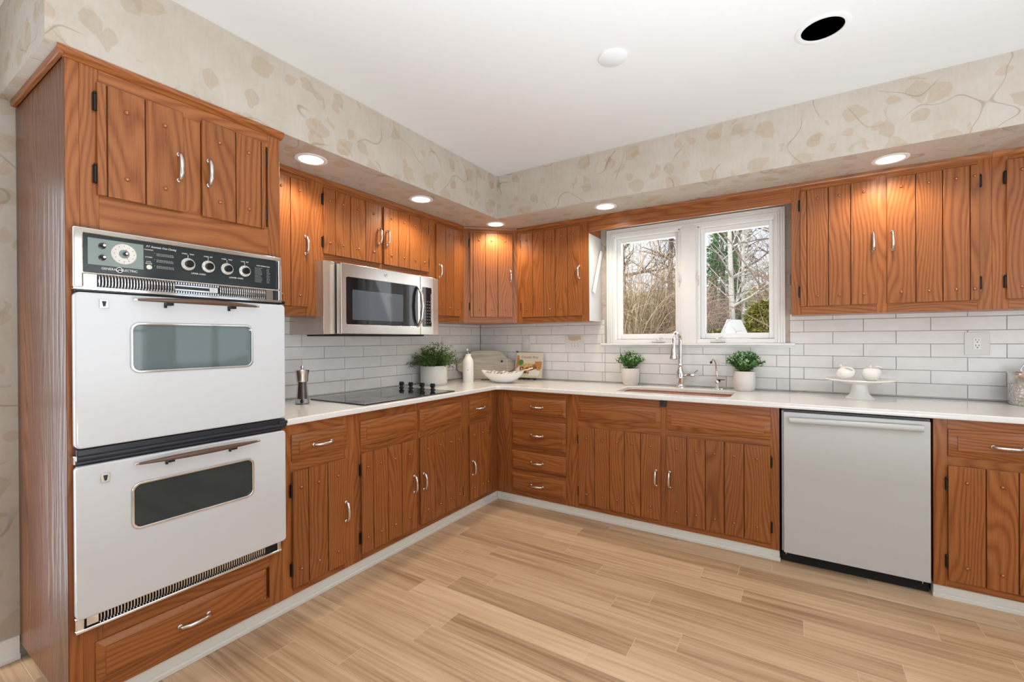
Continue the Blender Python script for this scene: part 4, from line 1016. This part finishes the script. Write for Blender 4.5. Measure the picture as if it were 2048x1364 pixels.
# cutting board leaning across the corner
Lb, Hb = .415, .262
body = rrect(-.185, .185, 0, Hb, [.085, .085, .025, .025], 8)
P = [(.140, 0), (.188, .060), (.205, .062), (.235, .070), (.262, .082), (.270, .10), (.270, .155), (.262, .172), (.238, .184), (.208, .190), (.190, .205), (.165, .238), (.125, .260), (.08, .264),
     (-.08, .264), (-.125, .258), (-.165, .235), (-.190, .200), (-.208, .188), (-.240, .182), (-.265, .165), (-.272, .14), (-.270, .095), (-.258, .075), (-.225, .066), (-.195, .058), (-.188, .04), (-.180, 0)]
hole = circ(.150, .160, .0115, 16)
me = slab_mesh('cutting_board', [P, hole], -.010, .010, .004, 2)
bd = finish('cutting_board', me, M['board'])
_x = Vector((math.cos(R(43)), math.sin(R(43)), 0)); _n0 = Vector((math.sin(R(43)), -math.cos(R(43)), 0))
_y = (Vector((0, 0, 1)) * math.cos(R(6)) - _n0 * math.sin(R(6))).normalized(); _z = _x.cross(_y)
bd.matrix_world = Matrix(((_x.x, _y.x, _z.x, .226), (_x.y, _y.y, _z.y, -.212), (_x.z, _y.z, _z.z, CT + .001), (0, 0, 0, 1)))
tag(bd, 'bleached wooden cutting board leaning across the tiled corner', 'cutting board')
m = MB(); m.box(.196, .202, .075, .180, .0095, .0112); cb = m.build('groove', M['cover'], bd)
# boat bowl with napkin and spoons
t = thing('serving_bowl', (.570, -.455, CT), R(4), 'white boat shaped serving bowl with a striped napkin inside', 'bowl')
m = MB(); nseg = 40
prof = [(.03, .000), (.35, .002), (.62, .020), (.86, .050), (1.0, .080), (.985, .083), (.955, .080), (.82, .052), (.58, .027), (.3, .012), (.02, .011)]
for r_, z in prof:
    for k in range(nseg):
        a = 2 * PI * k / nseg; ex = abs(math.cos(a)) ** 4
        m.v.append((.200 * r_ * math.cos(a), .098 * r_ * math.sin(a), z + ex * .022 * r_ ** 3))
for i in range(len(prof) - 1):
    for k in range(nseg):
        k2 = (k + 1) % nseg; m.f.append((i * nseg + k, i * nseg + k2, (i + 1) * nseg + k2, (i + 1) * nseg + k)); m.uvs.append([(0, 0)] * 4); m.mi.append(0)
m.f.append(tuple(reversed(range(nseg)))); m.uvs.append([(0, 0)] * nseg); m.mi.append(0)
m.f.append(tuple((len(prof) - 1) * nseg + k for k in range(nseg))); m.uvs.append([(0, 0)] * nseg); m.mi.append(0)
m.build('bowl_body', M['ceramic'], t, smooth=60)
m = MB(); nx, ny = 36, 14
for i in range(nx + 1):
    for j in range(ny + 1):
        x = -.155 + .31 * i / nx; y = (-.070 + .14 * j / ny) * math.sqrt(max(.05, 1 - (x / .175) ** 2))
        z = .083 + .006 * math.sin(x * 55 + 1) + .005 * math.sin(y * 80 + x * 20) + .014 * (1 - (y / .075) ** 2) * .6
        m.v.append((x, y, z))
for i in range(nx):
    for j in range(ny): m.f.append((i * (ny + 1) + j, (i + 1) * (ny + 1) + j, (i + 1) * (ny + 1) + j + 1, i * (ny + 1) + j + 1)); m.uvs.append([(0, 0)] * 4); m.mi.append(0)
nk = m.build('napkin', M['linen'], loc=(.570, -.455, CT), rot=(0, 0, R(4)), smooth=80)
so = nk.modifiers.new('thick', 'SOLIDIFY'); so.thickness = .003
tag(nk, 'striped linen napkin folded inside the white boat bowl', 'napkin')
t = thing('serving_spoon', (.690, -.440, CT + .085), R(8), 'pale serving spoon with its handle over the bowl rim', 'spoon')
m = MB(); m.tube([(-.05, 0, .004), (.02, 0, .010), (.10, 0, .030), (.155, 0, .046)], [.0050, .0052, .0070, .0105], 10, flat=.55, up=(0, 0, 1)); m.build('handle', M['ceramic'], t, smooth=60)
m = MB(); m.lathe([(0, -.006), (.014, -.005), (.020, 0), (.019, .001), (.013, -.003), (0, -.004)], 18, M4=Matrix.Translation((-.068, 0, .004)) @ Matrix.Diagonal((1.5, 1, 1, 1))); m.build('spoon_bowl', M['ceramic'], t, smooth=60)
# wire stand beside the bowl
t = thing('board_stand', (.330, -.330, CT), R(43), 'black wire easel foot in front of the leaning cutting board', 'stand')
m = MB(); m.tube([(.02, -.040, .004), (.02, .02, .004), (-.03, .03, .004), (-.06, .03, .004)], .0035, 8); m.build('base_wire', M['iron'], t)
m = MB(); m.tube([(.02, -.040, .004), (.02, -.044, .030), (.02, -.044, .066)], .0038, 8); m.lathe([(0, -.008), (.007, -.003), (.008, .002), (.004, .008), (0, .009)], 12, M4=Matrix.Translation((.02, -.044, .068))); m.build('hook', M['iron'], t)
# cookbook on a little easel
t = thing('cookbook', (.622, -.120, CT + .020), R(6), 'cookbook with a roast dish on its cover, propped on the counter', 'book')
lean = Matrix.Rotation(R(-14), 4, 'X')
def leaned(o): o.matrix_local = lean @ o.matrix_local; return o
bw, bh = .262, .232
o = one_box('pages', M['print_white'], t, -bw / 2 + .003, bw / 2 - .004, .002, .018, .004, bh - .004); leaned(o)
m = MB(); m.box(-bw / 2, bw / 2, -.002, .002, 0, bh); m.box(-bw / 2, bw / 2, .018, .021, 0, bh); m.box(-bw / 2 - .002, -bw / 2 + .002, -.002, .021, 0, bh); cv = m.build('cover', M['cover'], t, bevel=.0008); leaned(cv)
def pic(name, outline, z, mat): o = slab(name, mat, cv, [outline], .0015 + z, .0022 + z, 0, front=True, smooth=None); return o
pic('dish_picture', rrect(-.090, .118, .038, .128, .020), .0006, M['food'])
pic('brown_print', [(-.125, .205), (-.105, .205), (-.085, .120), (-.128, .075)], .0004, M['cover_brown'])
pic('brown_print', [(.060, .150), (.126, .150), (.126, .085), (.060, .120)], .0009, M['cover_brown'])
pic('leaf_print', circ(-.080, .140, .026, 18), .0012, M['print_green'])
pic('bowl_print', [(.005, .018), (.100, .018), (.118, .060), (.060, .078), (.010, .060)], .0014, M['print_white'])
pic('cloth_print', [(-.122, .030), (-.085, .030), (-.090, .095), (-.112, .088)], .0014, M['print_white'])
text('title_lettering', 'Crumbs Rise', .034, M['title'], cv, (.0, -.0028, .188), shear=.25, sx=.98)
t = thing('book_easel', (.622, -.120, CT), R(6), 'dark scrolled easel holding the cookbook', 'stand')
m = MB(); m.tube([(-.075, -.030, .004), (-.075, .030, .006), (.075, .030, .006), (.075, -.030, .004)], .0032, 8)
for s in (-1, 1): m.tube([(s * .075, -.030, .004), (s * .070, -.034, .016), (s * .045, -.032, .011), (s * .02, -.030, .006), (0, -.030, .012)], .0034, 8)
m.build('base_wire', M['iron'], t)
m = MB()
for s in (-1, 1): m.tube([(s * .06, .03, .006), (s * .062, .040, .080), (s * .05, .064, .150)], .003, 8)
m.build('back_wire', M['iron'], t)
m = MB(); m.tube([(-.118, .060, .236), (-.120, .054, .252), (-.132, .046, .258), (-.126, .042, .246)], .0042, 8); m.build('scroll_tip', M['iron'], t)
# faucet
t = thing('faucet', (1.938, -.080, CT), 0, 'tall chrome gooseneck kitchen faucet behind the sink', 'faucet')
lathe_part('base', M['chrome'], t, [(0, 0), (.036, 0), (.036, .004), (.028, .008), (.024, .016), (.026, .030), (.026, .060), (.029, .064), (.029, .070), (.030, .085), (.026, .115), (.018, .140), (.0145, .155), (.019, .162), (.019, .170), (.0145, .176), (0, .176)])
m = MB(); H = .352; r_ = .052; dv = Vector((-.22, -.975, 0))
pts = [(0, 0, .17), (0, 0, .26)] + [tuple(dv * (r_ - r_ * math.cos(R(a))) + Vector((0, 0, H + r_ * 1.12 * math.sin(R(a))))) for a in range(0, 181, 15)]
pts.append(tuple(dv * (2 * r_) + Vector((0, 0, H - .03)))); m.tube(pts, .0145, 16); m.build('spout', M['chrome'], t)
m = MB(); bx = dv * (2 * r_)
m.lathe([(.013, .332), (.016, .330), (.016, .300), (.019, .292), (.022, .250), (.028, .232), (.030, .222), (.027, .214), (0, .212)][::-1], 24, M4=Matrix.Translation(bx) @ Matrix.Rotation(R(3), 4, 'X')); m.build('spray_head', M['chrome'], t, smooth=50)
m = MB(); m.tube([(.015, -.004, .082), (.050, -.010, .092), (.085, -.016, .098)], [.018, .0145, .016], 14); m.lathe([(0, 0), (.020, .001), (.020, .022), (.016, .026), (0, .026)], 18, M4=Matrix.Translation((.078, -.014, .093)) @ Matrix.Rotation(R(90), 4, 'Y')); m.tube([(.100, -.018, .100), (.112, -.020, .122), (.128, -.024, .130)], [.007, .0055, .007], 10); m.tube([(.100, -.018, .100), (.140, -.026, .088)], [.006, .0045], 10); m.build('lever', M['chrome'], t, smooth=50)
t = thing('water_tap', (2.193, -.080, CT), 0, 'small slender chrome water tap, right of the faucet', 'tap')
lathe_part('base', M['chrome'], t, [(0, 0), (.026, 0), (.026, .004), (.014, .008), (.013, .030), (.017, .036), (.018, .055), (.012, .064), (0, .066)], 24)
m = MB(); m.tube([(0, 0, .06), (-.003, -.003, .13), (-.008, -.010, .185), (-.016, -.026, .210), (-.026, -.050, .212), (-.031, -.062, .198)], .0058, 10); m.build('spout', M['chrome'], t)
m = MB(); m.tube([(-.0305, -.061, .202), (-.032, -.064, .186)], .0078, 12); m.build('spout_tip', M['black'], t)
m = MB(); m.box(.004, .052, -.014, .002, .0655, .0705); m.tube([(.016, -.006, .05), (.018, -.006, .068)], .005, 8); m.build('lever', M['black'], t, bevel=.002)
m = MB(); m.lathe([(0, 0), (.018, 0), (.017, .003), (.010, .006), (0, .006)], 18, M4=Matrix.Translation((.030, .012, 0))); m.build('side_cap', M['chrome'], t)
# cake stand with ceramic fruit
t = thing('cake_stand', (2.997, -.245, CT), 0, 'white ceramic pedestal cake stand on the right counter', 'cake stand')
lathe_part('pedestal', M['ceramic'], t, [(0, 0), (.072, 0), (.074, .004), (.062, .012), (.048, .030), (.041, .060), (.039, .085), (.045, .096), (0, .096)])
lathe_part('plate', M['ceramic'], t, [(0, .092), (.10, .094), (.115, .104), (.168, .112), (.172, .116), (.168, .120), (.11, .110), (.10, .108), (0, .108)], 56)
def fruit(loc, k, label, name):
    t = thing(name, (*loc, CT + .1085), 0, label, 'ceramic fruit', 'ceramic fruit on the cake stand')
    m = MB(); pr = [(0, .001), (.020, 0), (.034, .010), (.045, .035), (.047, .052), (.040, .070), (.025, .078), (.010, .075), (.002, .070)] if k else [(0, .001), (.022, 0), (.036, .010), (.045, .030), (.044, .046), (.034, .062), (.018, .072), (.006, .076), (0, .076)]
    nn = 40; b = len(m.v)
    for r_, z in pr:
        for q in range(nn):
            a = 2 * PI * q / nn; rr = r_ * (1 + (.035 * math.cos(5 * a) if k else .02 * math.cos(3 * a))); x_ = rr * math.cos(a); m.v.append((x_ * (1 if k else 1.06), rr * math.sin(a), z))
    for i in range(len(pr) - 1):
        for q in range(nn): q2 = (q + 1) % nn; m.f.append((b + i * nn + q, b + i * nn + q2, b + (i + 1) * nn + q2, b + (i + 1) * nn + q)); m.uvs.append([(0, 0)] * 4); m.mi.append(0)
    bo = m.build('fruit_body', M['ceramic'], t, smooth=80)
    if not k: bo.rotation_euler = (0, R(-18), 0); bo.location = (-.006, 0, .011)
    m = MB()
    if k: m.tube([(0, 0, .068), (-.002, 0, .082), (-.006, 0, .092)], [.004, .0045, .008], 10)
    else: m.tube([(-.026, 0, .074), (-.036, -.004, .084), (-.044, -.006, .092)], [.004, .004, .008], 10)
    m.build('stalk', M['ceramic'], t, smooth=60)
    m = MB(); c = Vector((.006, -.004, .080)) if k else Vector((-.030, -.022, .076)); d = Vector((1, -.1, -.02)) if k else Vector((1, -.35, -.22)); n_ = 9; L_ = .048
    for i in range(n_ + 1):
        f = i / n_; wv = .013 * math.sin(PI * f) ** .8; p = c + d.normalized() * L_ * f + Vector((0, 0, .012 * math.sin(PI * f)))
        m.v += [tuple(p + Vector((0, wv, -.003))), tuple(p), tuple(p + Vector((0, -wv, -.003)))]
    for i in range(n_):
        for s in (0, 1): m.f.append((i * 3 + s, i * 3 + s + 1, (i + 1) * 3 + s + 1, (i + 1) * 3 + s)); m.uvs.append([(0, 0)] * 4); m.mi.append(0)
    lf = m.build('leaf', M['ceramic'], t, smooth=60); so = lf.modifiers.new('thick', 'SOLIDIFY'); so.thickness = .004
fruit((2.946, -.255), 0, 'white ceramic pear-like fruit tilted at the left of the cake stand', 'ceramic_pear')
fruit((3.052, -.245), 1, 'white ceramic apple with a leaf at the right of the cake stand', 'ceramic_apple')
# metal canister
t = thing('canister', (3.742, -.125, CT), 0, 'hammered metal canister with a lid at the right counter end', 'canister')
lathe_part('canister_body', M['hammered'], t, [(0, 0), (.088, 0), (.092, .004), (.093, .12), (.093, .1205), (0, .1205)], 48)
lathe_part('band', M['steel'], t, [(.0932, .118), (.0936, .120), (.0936, .172), (.092, .174), (0, .174)], 48)
lathe_part('lid', M['steel'], t, [(0, .172), (.096, .172), (.097, .176), (.094, .181), (.04, .186), (0, .187)], 48)
m = MB(); m.tube([(-.046, 0, .184), (-.044, 0, .196), (-.032, 0, .218), (0, 0, .232), (.032, 0, .218), (.044, 0, .196), (.046, 0, .184)], .005, 10); m.lathe([(.010, .183), (.010, .188), (0, .189)], 12, M4=Matrix.Translation((-.046, 0, 0))); m.build('lid_handle', M['satin'], t)

# ------------------------------------------------------------------ ceiling fittings
def downlight(x, y, label, e=30.0):
    t = thing('recessed_light', (x, y, HS), 0, label, 'ceiling light', 'recessed lights in the soffit')
    lathe_part('trim_ring', M['ceil'], t, [(.082, 0), (.082, -.003), (.072, -.006), (.062, -.004), (.062, 0)], 44)
    lathe_part('lens', M['lens'], t, [(0, -.0030), (.0625, -.0030), (.0625, -.0004)], 44)
    l = bpy.data.lights.new('lamp', 'SPOT'); l.energy = e; l.color = (1.0, .84, .63); l.spot_size = R(150); l.spot_blend = .6; l.shadow_soft_size = .055
    o = bpy.data.objects.new('lamp', l); COL.objects.link(o); o.parent = t; o.location = (0, 0, -.02)
for x, y, lb in ((.483, -2.165, 'glowing recessed light in the soffit beside the oven tower'), (.495, -1.345, 'glowing recessed light in the soffit above the microwave'), (.548, -.512, 'glowing recessed light in the inner corner of the soffit'),
                 (1.500, -.480, 'glowing recessed light in the soffit left of the window'), (3.112, -.455, 'glowing recessed light in the soffit above the right wall cabinet')):
    downlight(x, y, lb)
t = thing('recessed_light', (2.774, -1.302, HC), 0, 'large unlit recessed light with a black baffle in the ceiling', 'ceiling light')
lathe_part('trim_ring', M['ceil'], t, [(.100, 0), (.100, -.003), (.088, -.007), (.078, -.004), (.0775, .0)], 48)
lathe_part('baffle', M['black'], t, [(.0775, .001), (.0765, .02), (.0775, .021), (.075, .022), (.072, .055), (.0735, .056), (.07, .058), (.066, .10)], 48)
lathe_part('reflector', M['black_gloss'], t, [(.066, .10), (.05, .112), (.03, .118), (0, .119)], 40)
t = thing('ceiling_cover', (1.958, -1.600, HC), 0, 'round white blank cover disc on the ceiling', 'ceiling cover')
lathe_part('disc', M['ceil'], t, [(.066, 0), (.066, -.006), (.062, -.009), (0, -.010)], 48)

# ------------------------------------------------------------------ the hillside outside
m = MB(); nx, ny = 50, 44
for i in range(nx + 1):
    for j in range(ny + 1):
        x = -22 + 44 * i / nx; y = .4 + 42 * (j / ny) ** 1.4
        z = -.6 + .165 * max(0, y - 2) + .25 * math.sin(x * .6 + y * .3) + .12 * math.sin(x * 1.7 - y)
        m.v.append((x, y, z if y > 1 else -.6))
for i in range(nx):
    for j in range(ny): m.f.append((i * (ny + 1) + j, (i + 1) * (ny + 1) + j, (i + 1) * (ny + 1) + j + 1, i * (ny + 1) + j + 1)); m.uvs.append([(0, 0)] * 4); m.mi.append(0)
gr = structure(m.build('ground', M['ground'], smooth=80))
def gz(x, y): return -.6 + .165 * max(0, y - 2) + .25 * math.sin(x * .6 + y * .3) + .12 * math.sin(x * 1.7 - y)
def grow(m, p, d, L, r, lev, rr, droop=0.0, kids=(3, 5), bend=.35, mi=0):
    n = 6; pts = [p.copy()]; cur = p.copy(); dd = d.normalized(); rads = [r]
    for k in range(n):
        dd = (dd + Vector((rr.uniform(-1, 1), rr.uniform(-1, 1), rr.uniform(-.6, .8) - droop)) * bend * .5).normalized()
        cur = cur + dd * L / n; pts.append(cur.copy()); rads.append(r * (1 - .75 * (k + 1) / n))
    m.tube(pts, rads, 6 if r > .03 else (4 if r > .012 else 3), cap=False, mi=mi)
    if lev <= 0: return
    for q in range(rr.randint(*kids) + (1 if lev > 2 else 0)):
        k = rr.randint(1, n); bd_ = (pts[k] - pts[k - 1]).normalized()
        side = Vector((rr.uniform(-1, 1), rr.uniform(-1, 1), rr.uniform(-.2, .9))).normalized()
        grow(m, pts[k], bd_ * .55 + side * .8, L * rr.uniform(.45, .7), max(rads[k] * .62, .0035), lev - 1, rr, droop, kids, bend, mi)
def tree(x, y, H, r, mat, seed, label, lean=(0, 0), lev=4, kids=(3, 5), name='bare_tree', droop=0, trunkmat=None):
    rr = random.Random(seed); t = thing(name, (x, y, gz(x, y) - .05), 0, label, 'tree', 'trees on the slope')
    m = MB(); n = 9; pts = []; rads = []
    for k in range(n + 1):
        f = k / n; pts.append(Vector((lean[0] * f * H + .08 * math.sin(3 * f + seed), lean[1] * f * H + .08 * math.cos(2.3 * f + seed), H * f))); rads.append(r * (1 - .8 * f) + .004)
    m.tube(pts, rads, 8); m.build('trunk', trunkmat or mat, t)
    m = MB()
    for k in range(2, n + 1):
        for q in range(3):
            a = rr.uniform(0, 2 * PI); grow(m, pts[k], Vector((math.cos(a), math.sin(a), rr.uniform(.1, 1.0))), H * rr.uniform(.16, .30), rads[k] * .5, lev - 2, rr, droop, kids)
    m.build('branches', mat, t); return t
def shrub(x, y, H, R_, n, mat, seed, label, rad=.006, arch=1.0, lev=1):
    rr = random.Random(seed); m = MB(); z0 = gz(x, y) - .05
    for i in range(n):
        a = rr.uniform(0, 2 * PI); sp = rr.uniform(.05, 1) ** .7; h = H * rr.uniform(.5, 1.05) * (1 - .25 * sp)
        b = Vector((rr.uniform(-.35, .35) * R_, rr.uniform(-.35, .35) * R_, 0)); pts = []
        for k in range(9):
            f = k / 8; pts.append(b + Vector((math.cos(a) * R_ * sp * f ** 1.4 + rr.uniform(-.03, .03), math.sin(a) * R_ * sp * f ** 1.4 + rr.uniform(-.03, .03), h * (1.9 * f - .9 * arch * f * f * (.5 + .8 * sp)))))
        m.tube(pts, [rad * (1.3 - f_ / 8) for f_ in range(9)], 3, cap=False)
        for q in range(3 * lev):
            k = rr.randint(3, 7); d = Vector((rr.uniform(-1, 1), rr.uniform(-1, 1), rr.uniform(-.4, .9))).normalized() * rr.uniform(.2, .5)
            m.tube([pts[k], pts[k] + d * .5 + Vector((0, 0, .03)), pts[k] + d], [rad * .7, rad * .6, rad * .4], 3, cap=False)
    o = m.build('shrub', mat, loc=(x, y, z0)); return tag(o, label, 'shrub', 'leafless shrubs outside')
def evergreen(x, y, H, R_, n, mat, seed, label, cone=True, name='evergreen'):
    rr = random.Random(seed); t = thing(name, (x, y, gz(x, y) - .05), 0, label, 'tree', 'evergreens outside'); m = MB()
    for i in range(n):
        f = rr.random() ** .8; a = rr.uniform(0, 2 * PI); prof = (1 - f) ** .8 if cone else math.sqrt(max(0, 1 - (2 * f - 1) ** 2))
        r = R_ * prof * rr.uniform(.55, 1.05); p = Vector((math.cos(a) * r, math.sin(a) * r, H * f)); out = Vector((math.cos(a), math.sin(a), rr.uniform(-.5, .5))); L = rr.uniform(.07, .17)
        for q in range(4): leaf_quad(m, p, out + Vector((rr.uniform(-.7, .7), rr.uniform(-.7, .7), rr.uniform(-.5, .5))), L, L * .13, Vector((rr.uniform(-.5, .5), rr.uniform(-.5, .5), 1)))
    m.build('foliage', mat, t, smooth=None)
    m = MB(); m.tube([(0, 0, 0), (0, 0, H * .9)], [.09, .02], 8); m.build('trunk', M['bark'], t)
# tan thicket seen through the left sash
shrub(-.75, 6.6, 3.5, 1.7, 210, M['twig'], 1, 'dense tan leafless shrub seen at the left of the left sash', .0095)
shrub(-.05, 8.0, 3.2, 1.5, 170, M['twig'], 2, 'tan leafless shrub seen in the middle of the left sash', .0100)
shrub(-2.9, 8.2, 3.3, 2.0, 260, M['twig'], 3, 'tan leafless shrub farther left, mostly hidden by the cabinets', .0060)
shrub(.55, 10.6, 1.9, 1.5, 170, M['pinktwig'], 4, 'low pinkish brush behind the mullion', .0065)
shrub(2.6, 13.5, 3.9, 2.6, 240, M['pinktwig'], 5, 'pinkish brush filling the back of the right sash', .0085)
shrub(4.6, 14.0, 3.6, 2.6, 200, M['pinktwig'], 6, 'pinkish brush behind the right window casing', .0085)
shrub(-.5, 12.0, 3.0, 2.4, 220, M['pinktwig'], 8, 'far pinkish brush behind the tan thicket', .0075)
shrub(1.05, 6.0, 1.75, .95, 90, M['bark_branch'], 7, 'low grey twiggy shrub at the bottom left of the right sash', .0055)
# dark trunks against the sky in the left sash
tree(-1.75, 16.0, 9.5, .13, M['bark'], 11, 'tall dark bare tree at the left of the left sash')
tree(-1.05, 17.5, 10, .14, M['bark'], 12, 'tall dark bare tree in the middle of the left sash', lean=(.02, 0))
tree(-.15, 15.0, 9.0, .15, M['bark'], 13, 'thick dark leaning bare tree at the right of the left sash', lean=(.05, .0))
tree(.35, 18.5, 9.5, .16, M['bark'], 14, 'slim dark bare tree beside the mullion')
tree(-4.2, 17, 10, .2, M['bark'], 15, 'dark bare tree hidden behind the left wall cabinets')
# birch and crossing branches in the right sash
tree(1.13, 10.5, 7.5, .085, M['birch'], 21, 'white barked birch in the left half of the right sash', lean=(.005, 0), name='birch_tree', lev=4)
tree(1.42, 11.0, 7.0, .06, M['birch'], 22, 'thinner white birch just right of the main birch', lean=(.02, 0), name='birch_tree')
tree(2.75, 8.5, 6.0, .08, M['bark_branch'], 23, 'bare grey tree with crooked branches at the right of the right sash', lean=(-.01, 0), lev=4)
tree(4.2, 16, 9, .18, M['bark'], 24, 'dark bare tree behind the right wall cabinet', lev=4)
tree(2.4, 20, 9, .17, M['bark'], 25, 'far bare tree at the top of the right sash', lev=4)
t = thing('bare_tree', (3.6, 4.6, gz(3.6, 4.6)), 0, 'near bare tree whose long branches cross the right sash diagonally', 'tree', 'trees on the slope')
z_ = -gz(3.6, 4.6); m = MB(); m.tube([(0, 0, 0), (.05, 0, 2), (.2, .1, 5)], [.14, .11, .05], 10); m.build('trunk', M['bark'], t)
m = MB(); rr = random.Random(77)
def bough(pts, r0):
    P = [Vector(p) for p in pts]; Q = []
    for a, b in zip(P[:-1], P[1:]):
        for k in range(4): Q.append(a.lerp(b, k / 4) + Vector((rr.uniform(-.02, .02), rr.uniform(-.02, .02), rr.uniform(-.02, .02))))
    Q.append(P[-1]); n = len(Q); m.tube(Q, [r0 * (1 - .7 * k / n) for k in range(n)], 6, cap=False)
    for k in range(2, n, 2): grow(m, Q[k], (Q[k] - Q[k - 1]).normalized() + Vector((rr.uniform(-.8, .8), rr.uniform(-.8, .8), rr.uniform(-.5, .8))), rr.uniform(.35, .8), r0 * .35, 1, rr, 0, (2, 3))
zz = z_
bough([(.02, 0, zz + 1.05), (-.75, -.1, zz + 1.45), (-1.4, -.1, zz + 2.15), (-1.95, 0, zz + 3.05)], .026)
bough([(.04, 0, zz + .55), (-.9, -.2, zz + 1.20), (-1.7, -.2, zz + 1.75)], .018)
bough([(.04, 0, zz + 1.6), (-.7, .2, zz + 2.05), (-1.5, .2, zz + 1.95)], .017)
bough([(.08, 0, zz + 2.1), (-.6, .2, zz + 2.35), (-1.2, .3, zz + 2.15), (-2.0, .2, zz + 2.0)], .016)
bough([(.1, 0, zz + 2.4), (-.5, .1, zz + 2.9), (-1.2, .2, zz + 3.2)], .016)
bough([(.0, 0, zz + .2), (-1.0, .3, zz + .75), (-2.2, .3, zz + 1.35)], .014)
m.build('branches', M['bark_branch'], t)
evergreen(.66, 12.5, 5.2, .8, 1500, M['ever'], 31, 'green conifer at the left edge of the right sash')
evergreen(2.16, 8.6, 1.75, .60, 1900, M['yew'], 32, 'yellow-green evergreen bush at the lower right of the right sash', cone=False, name='evergreen_shrub')
evergreen(.25, 9.4, 1.15, .55, 700, M['yew'], 33, 'low yellow-green shrub at the lower right of the left sash', cone=False, name='evergreen_shrub')
evergreen(1.42, 8.9, 1.10, .35, 500, M['yew'], 34, 'small yellow-green shrub above the white shed roof', cone=False, name='evergreen_shrub')
evergreen(.95, 8.0, 1.1, .6, 700, M['yew'], 35, 'low olive shrub at the lower left of the right sash', cone=False, name='evergreen_shrub')
evergreen(.35, 15.5, 3.4, .9, 700, M['ever'], 36, 'green conifer far off beside the mullion in the left sash')
evergreen(.85, 16.0, 5.8, .9, 900, M['dry'], 37, 'rust leaved tree behind the birch in the right sash', name='rust_leaved_tree')
t = thing('garden_shed', (1.50, 7.7, gz(1.50, 7.7) - .12), R(68), 'small white gabled garden shed low in the right sash', 'shed'); t.scale = (.62, .50, 1.0)
m = MB(); m.box(-.45, .45, -.4, .4, 0, 1.0); m.build('walls', M['shed_white'], t)
m = MB(); m.v += [(-.50, -.48, .90), (.50, -.48, .90), (.50, .48, .90), (-.50, .48, .90), (-.50, 0, 1.40), (.50, 0, 1.40)]
for q in ((0, 1, 5, 4), (2, 3, 4, 5), (1, 2, 5), (3, 0, 4), (3, 2, 1, 0)): m.f.append(q); m.uvs.append([(0, 0)] * len(q)); m.mi.append(0)
m.build('roof', M['shed_white'], t, smooth=None)
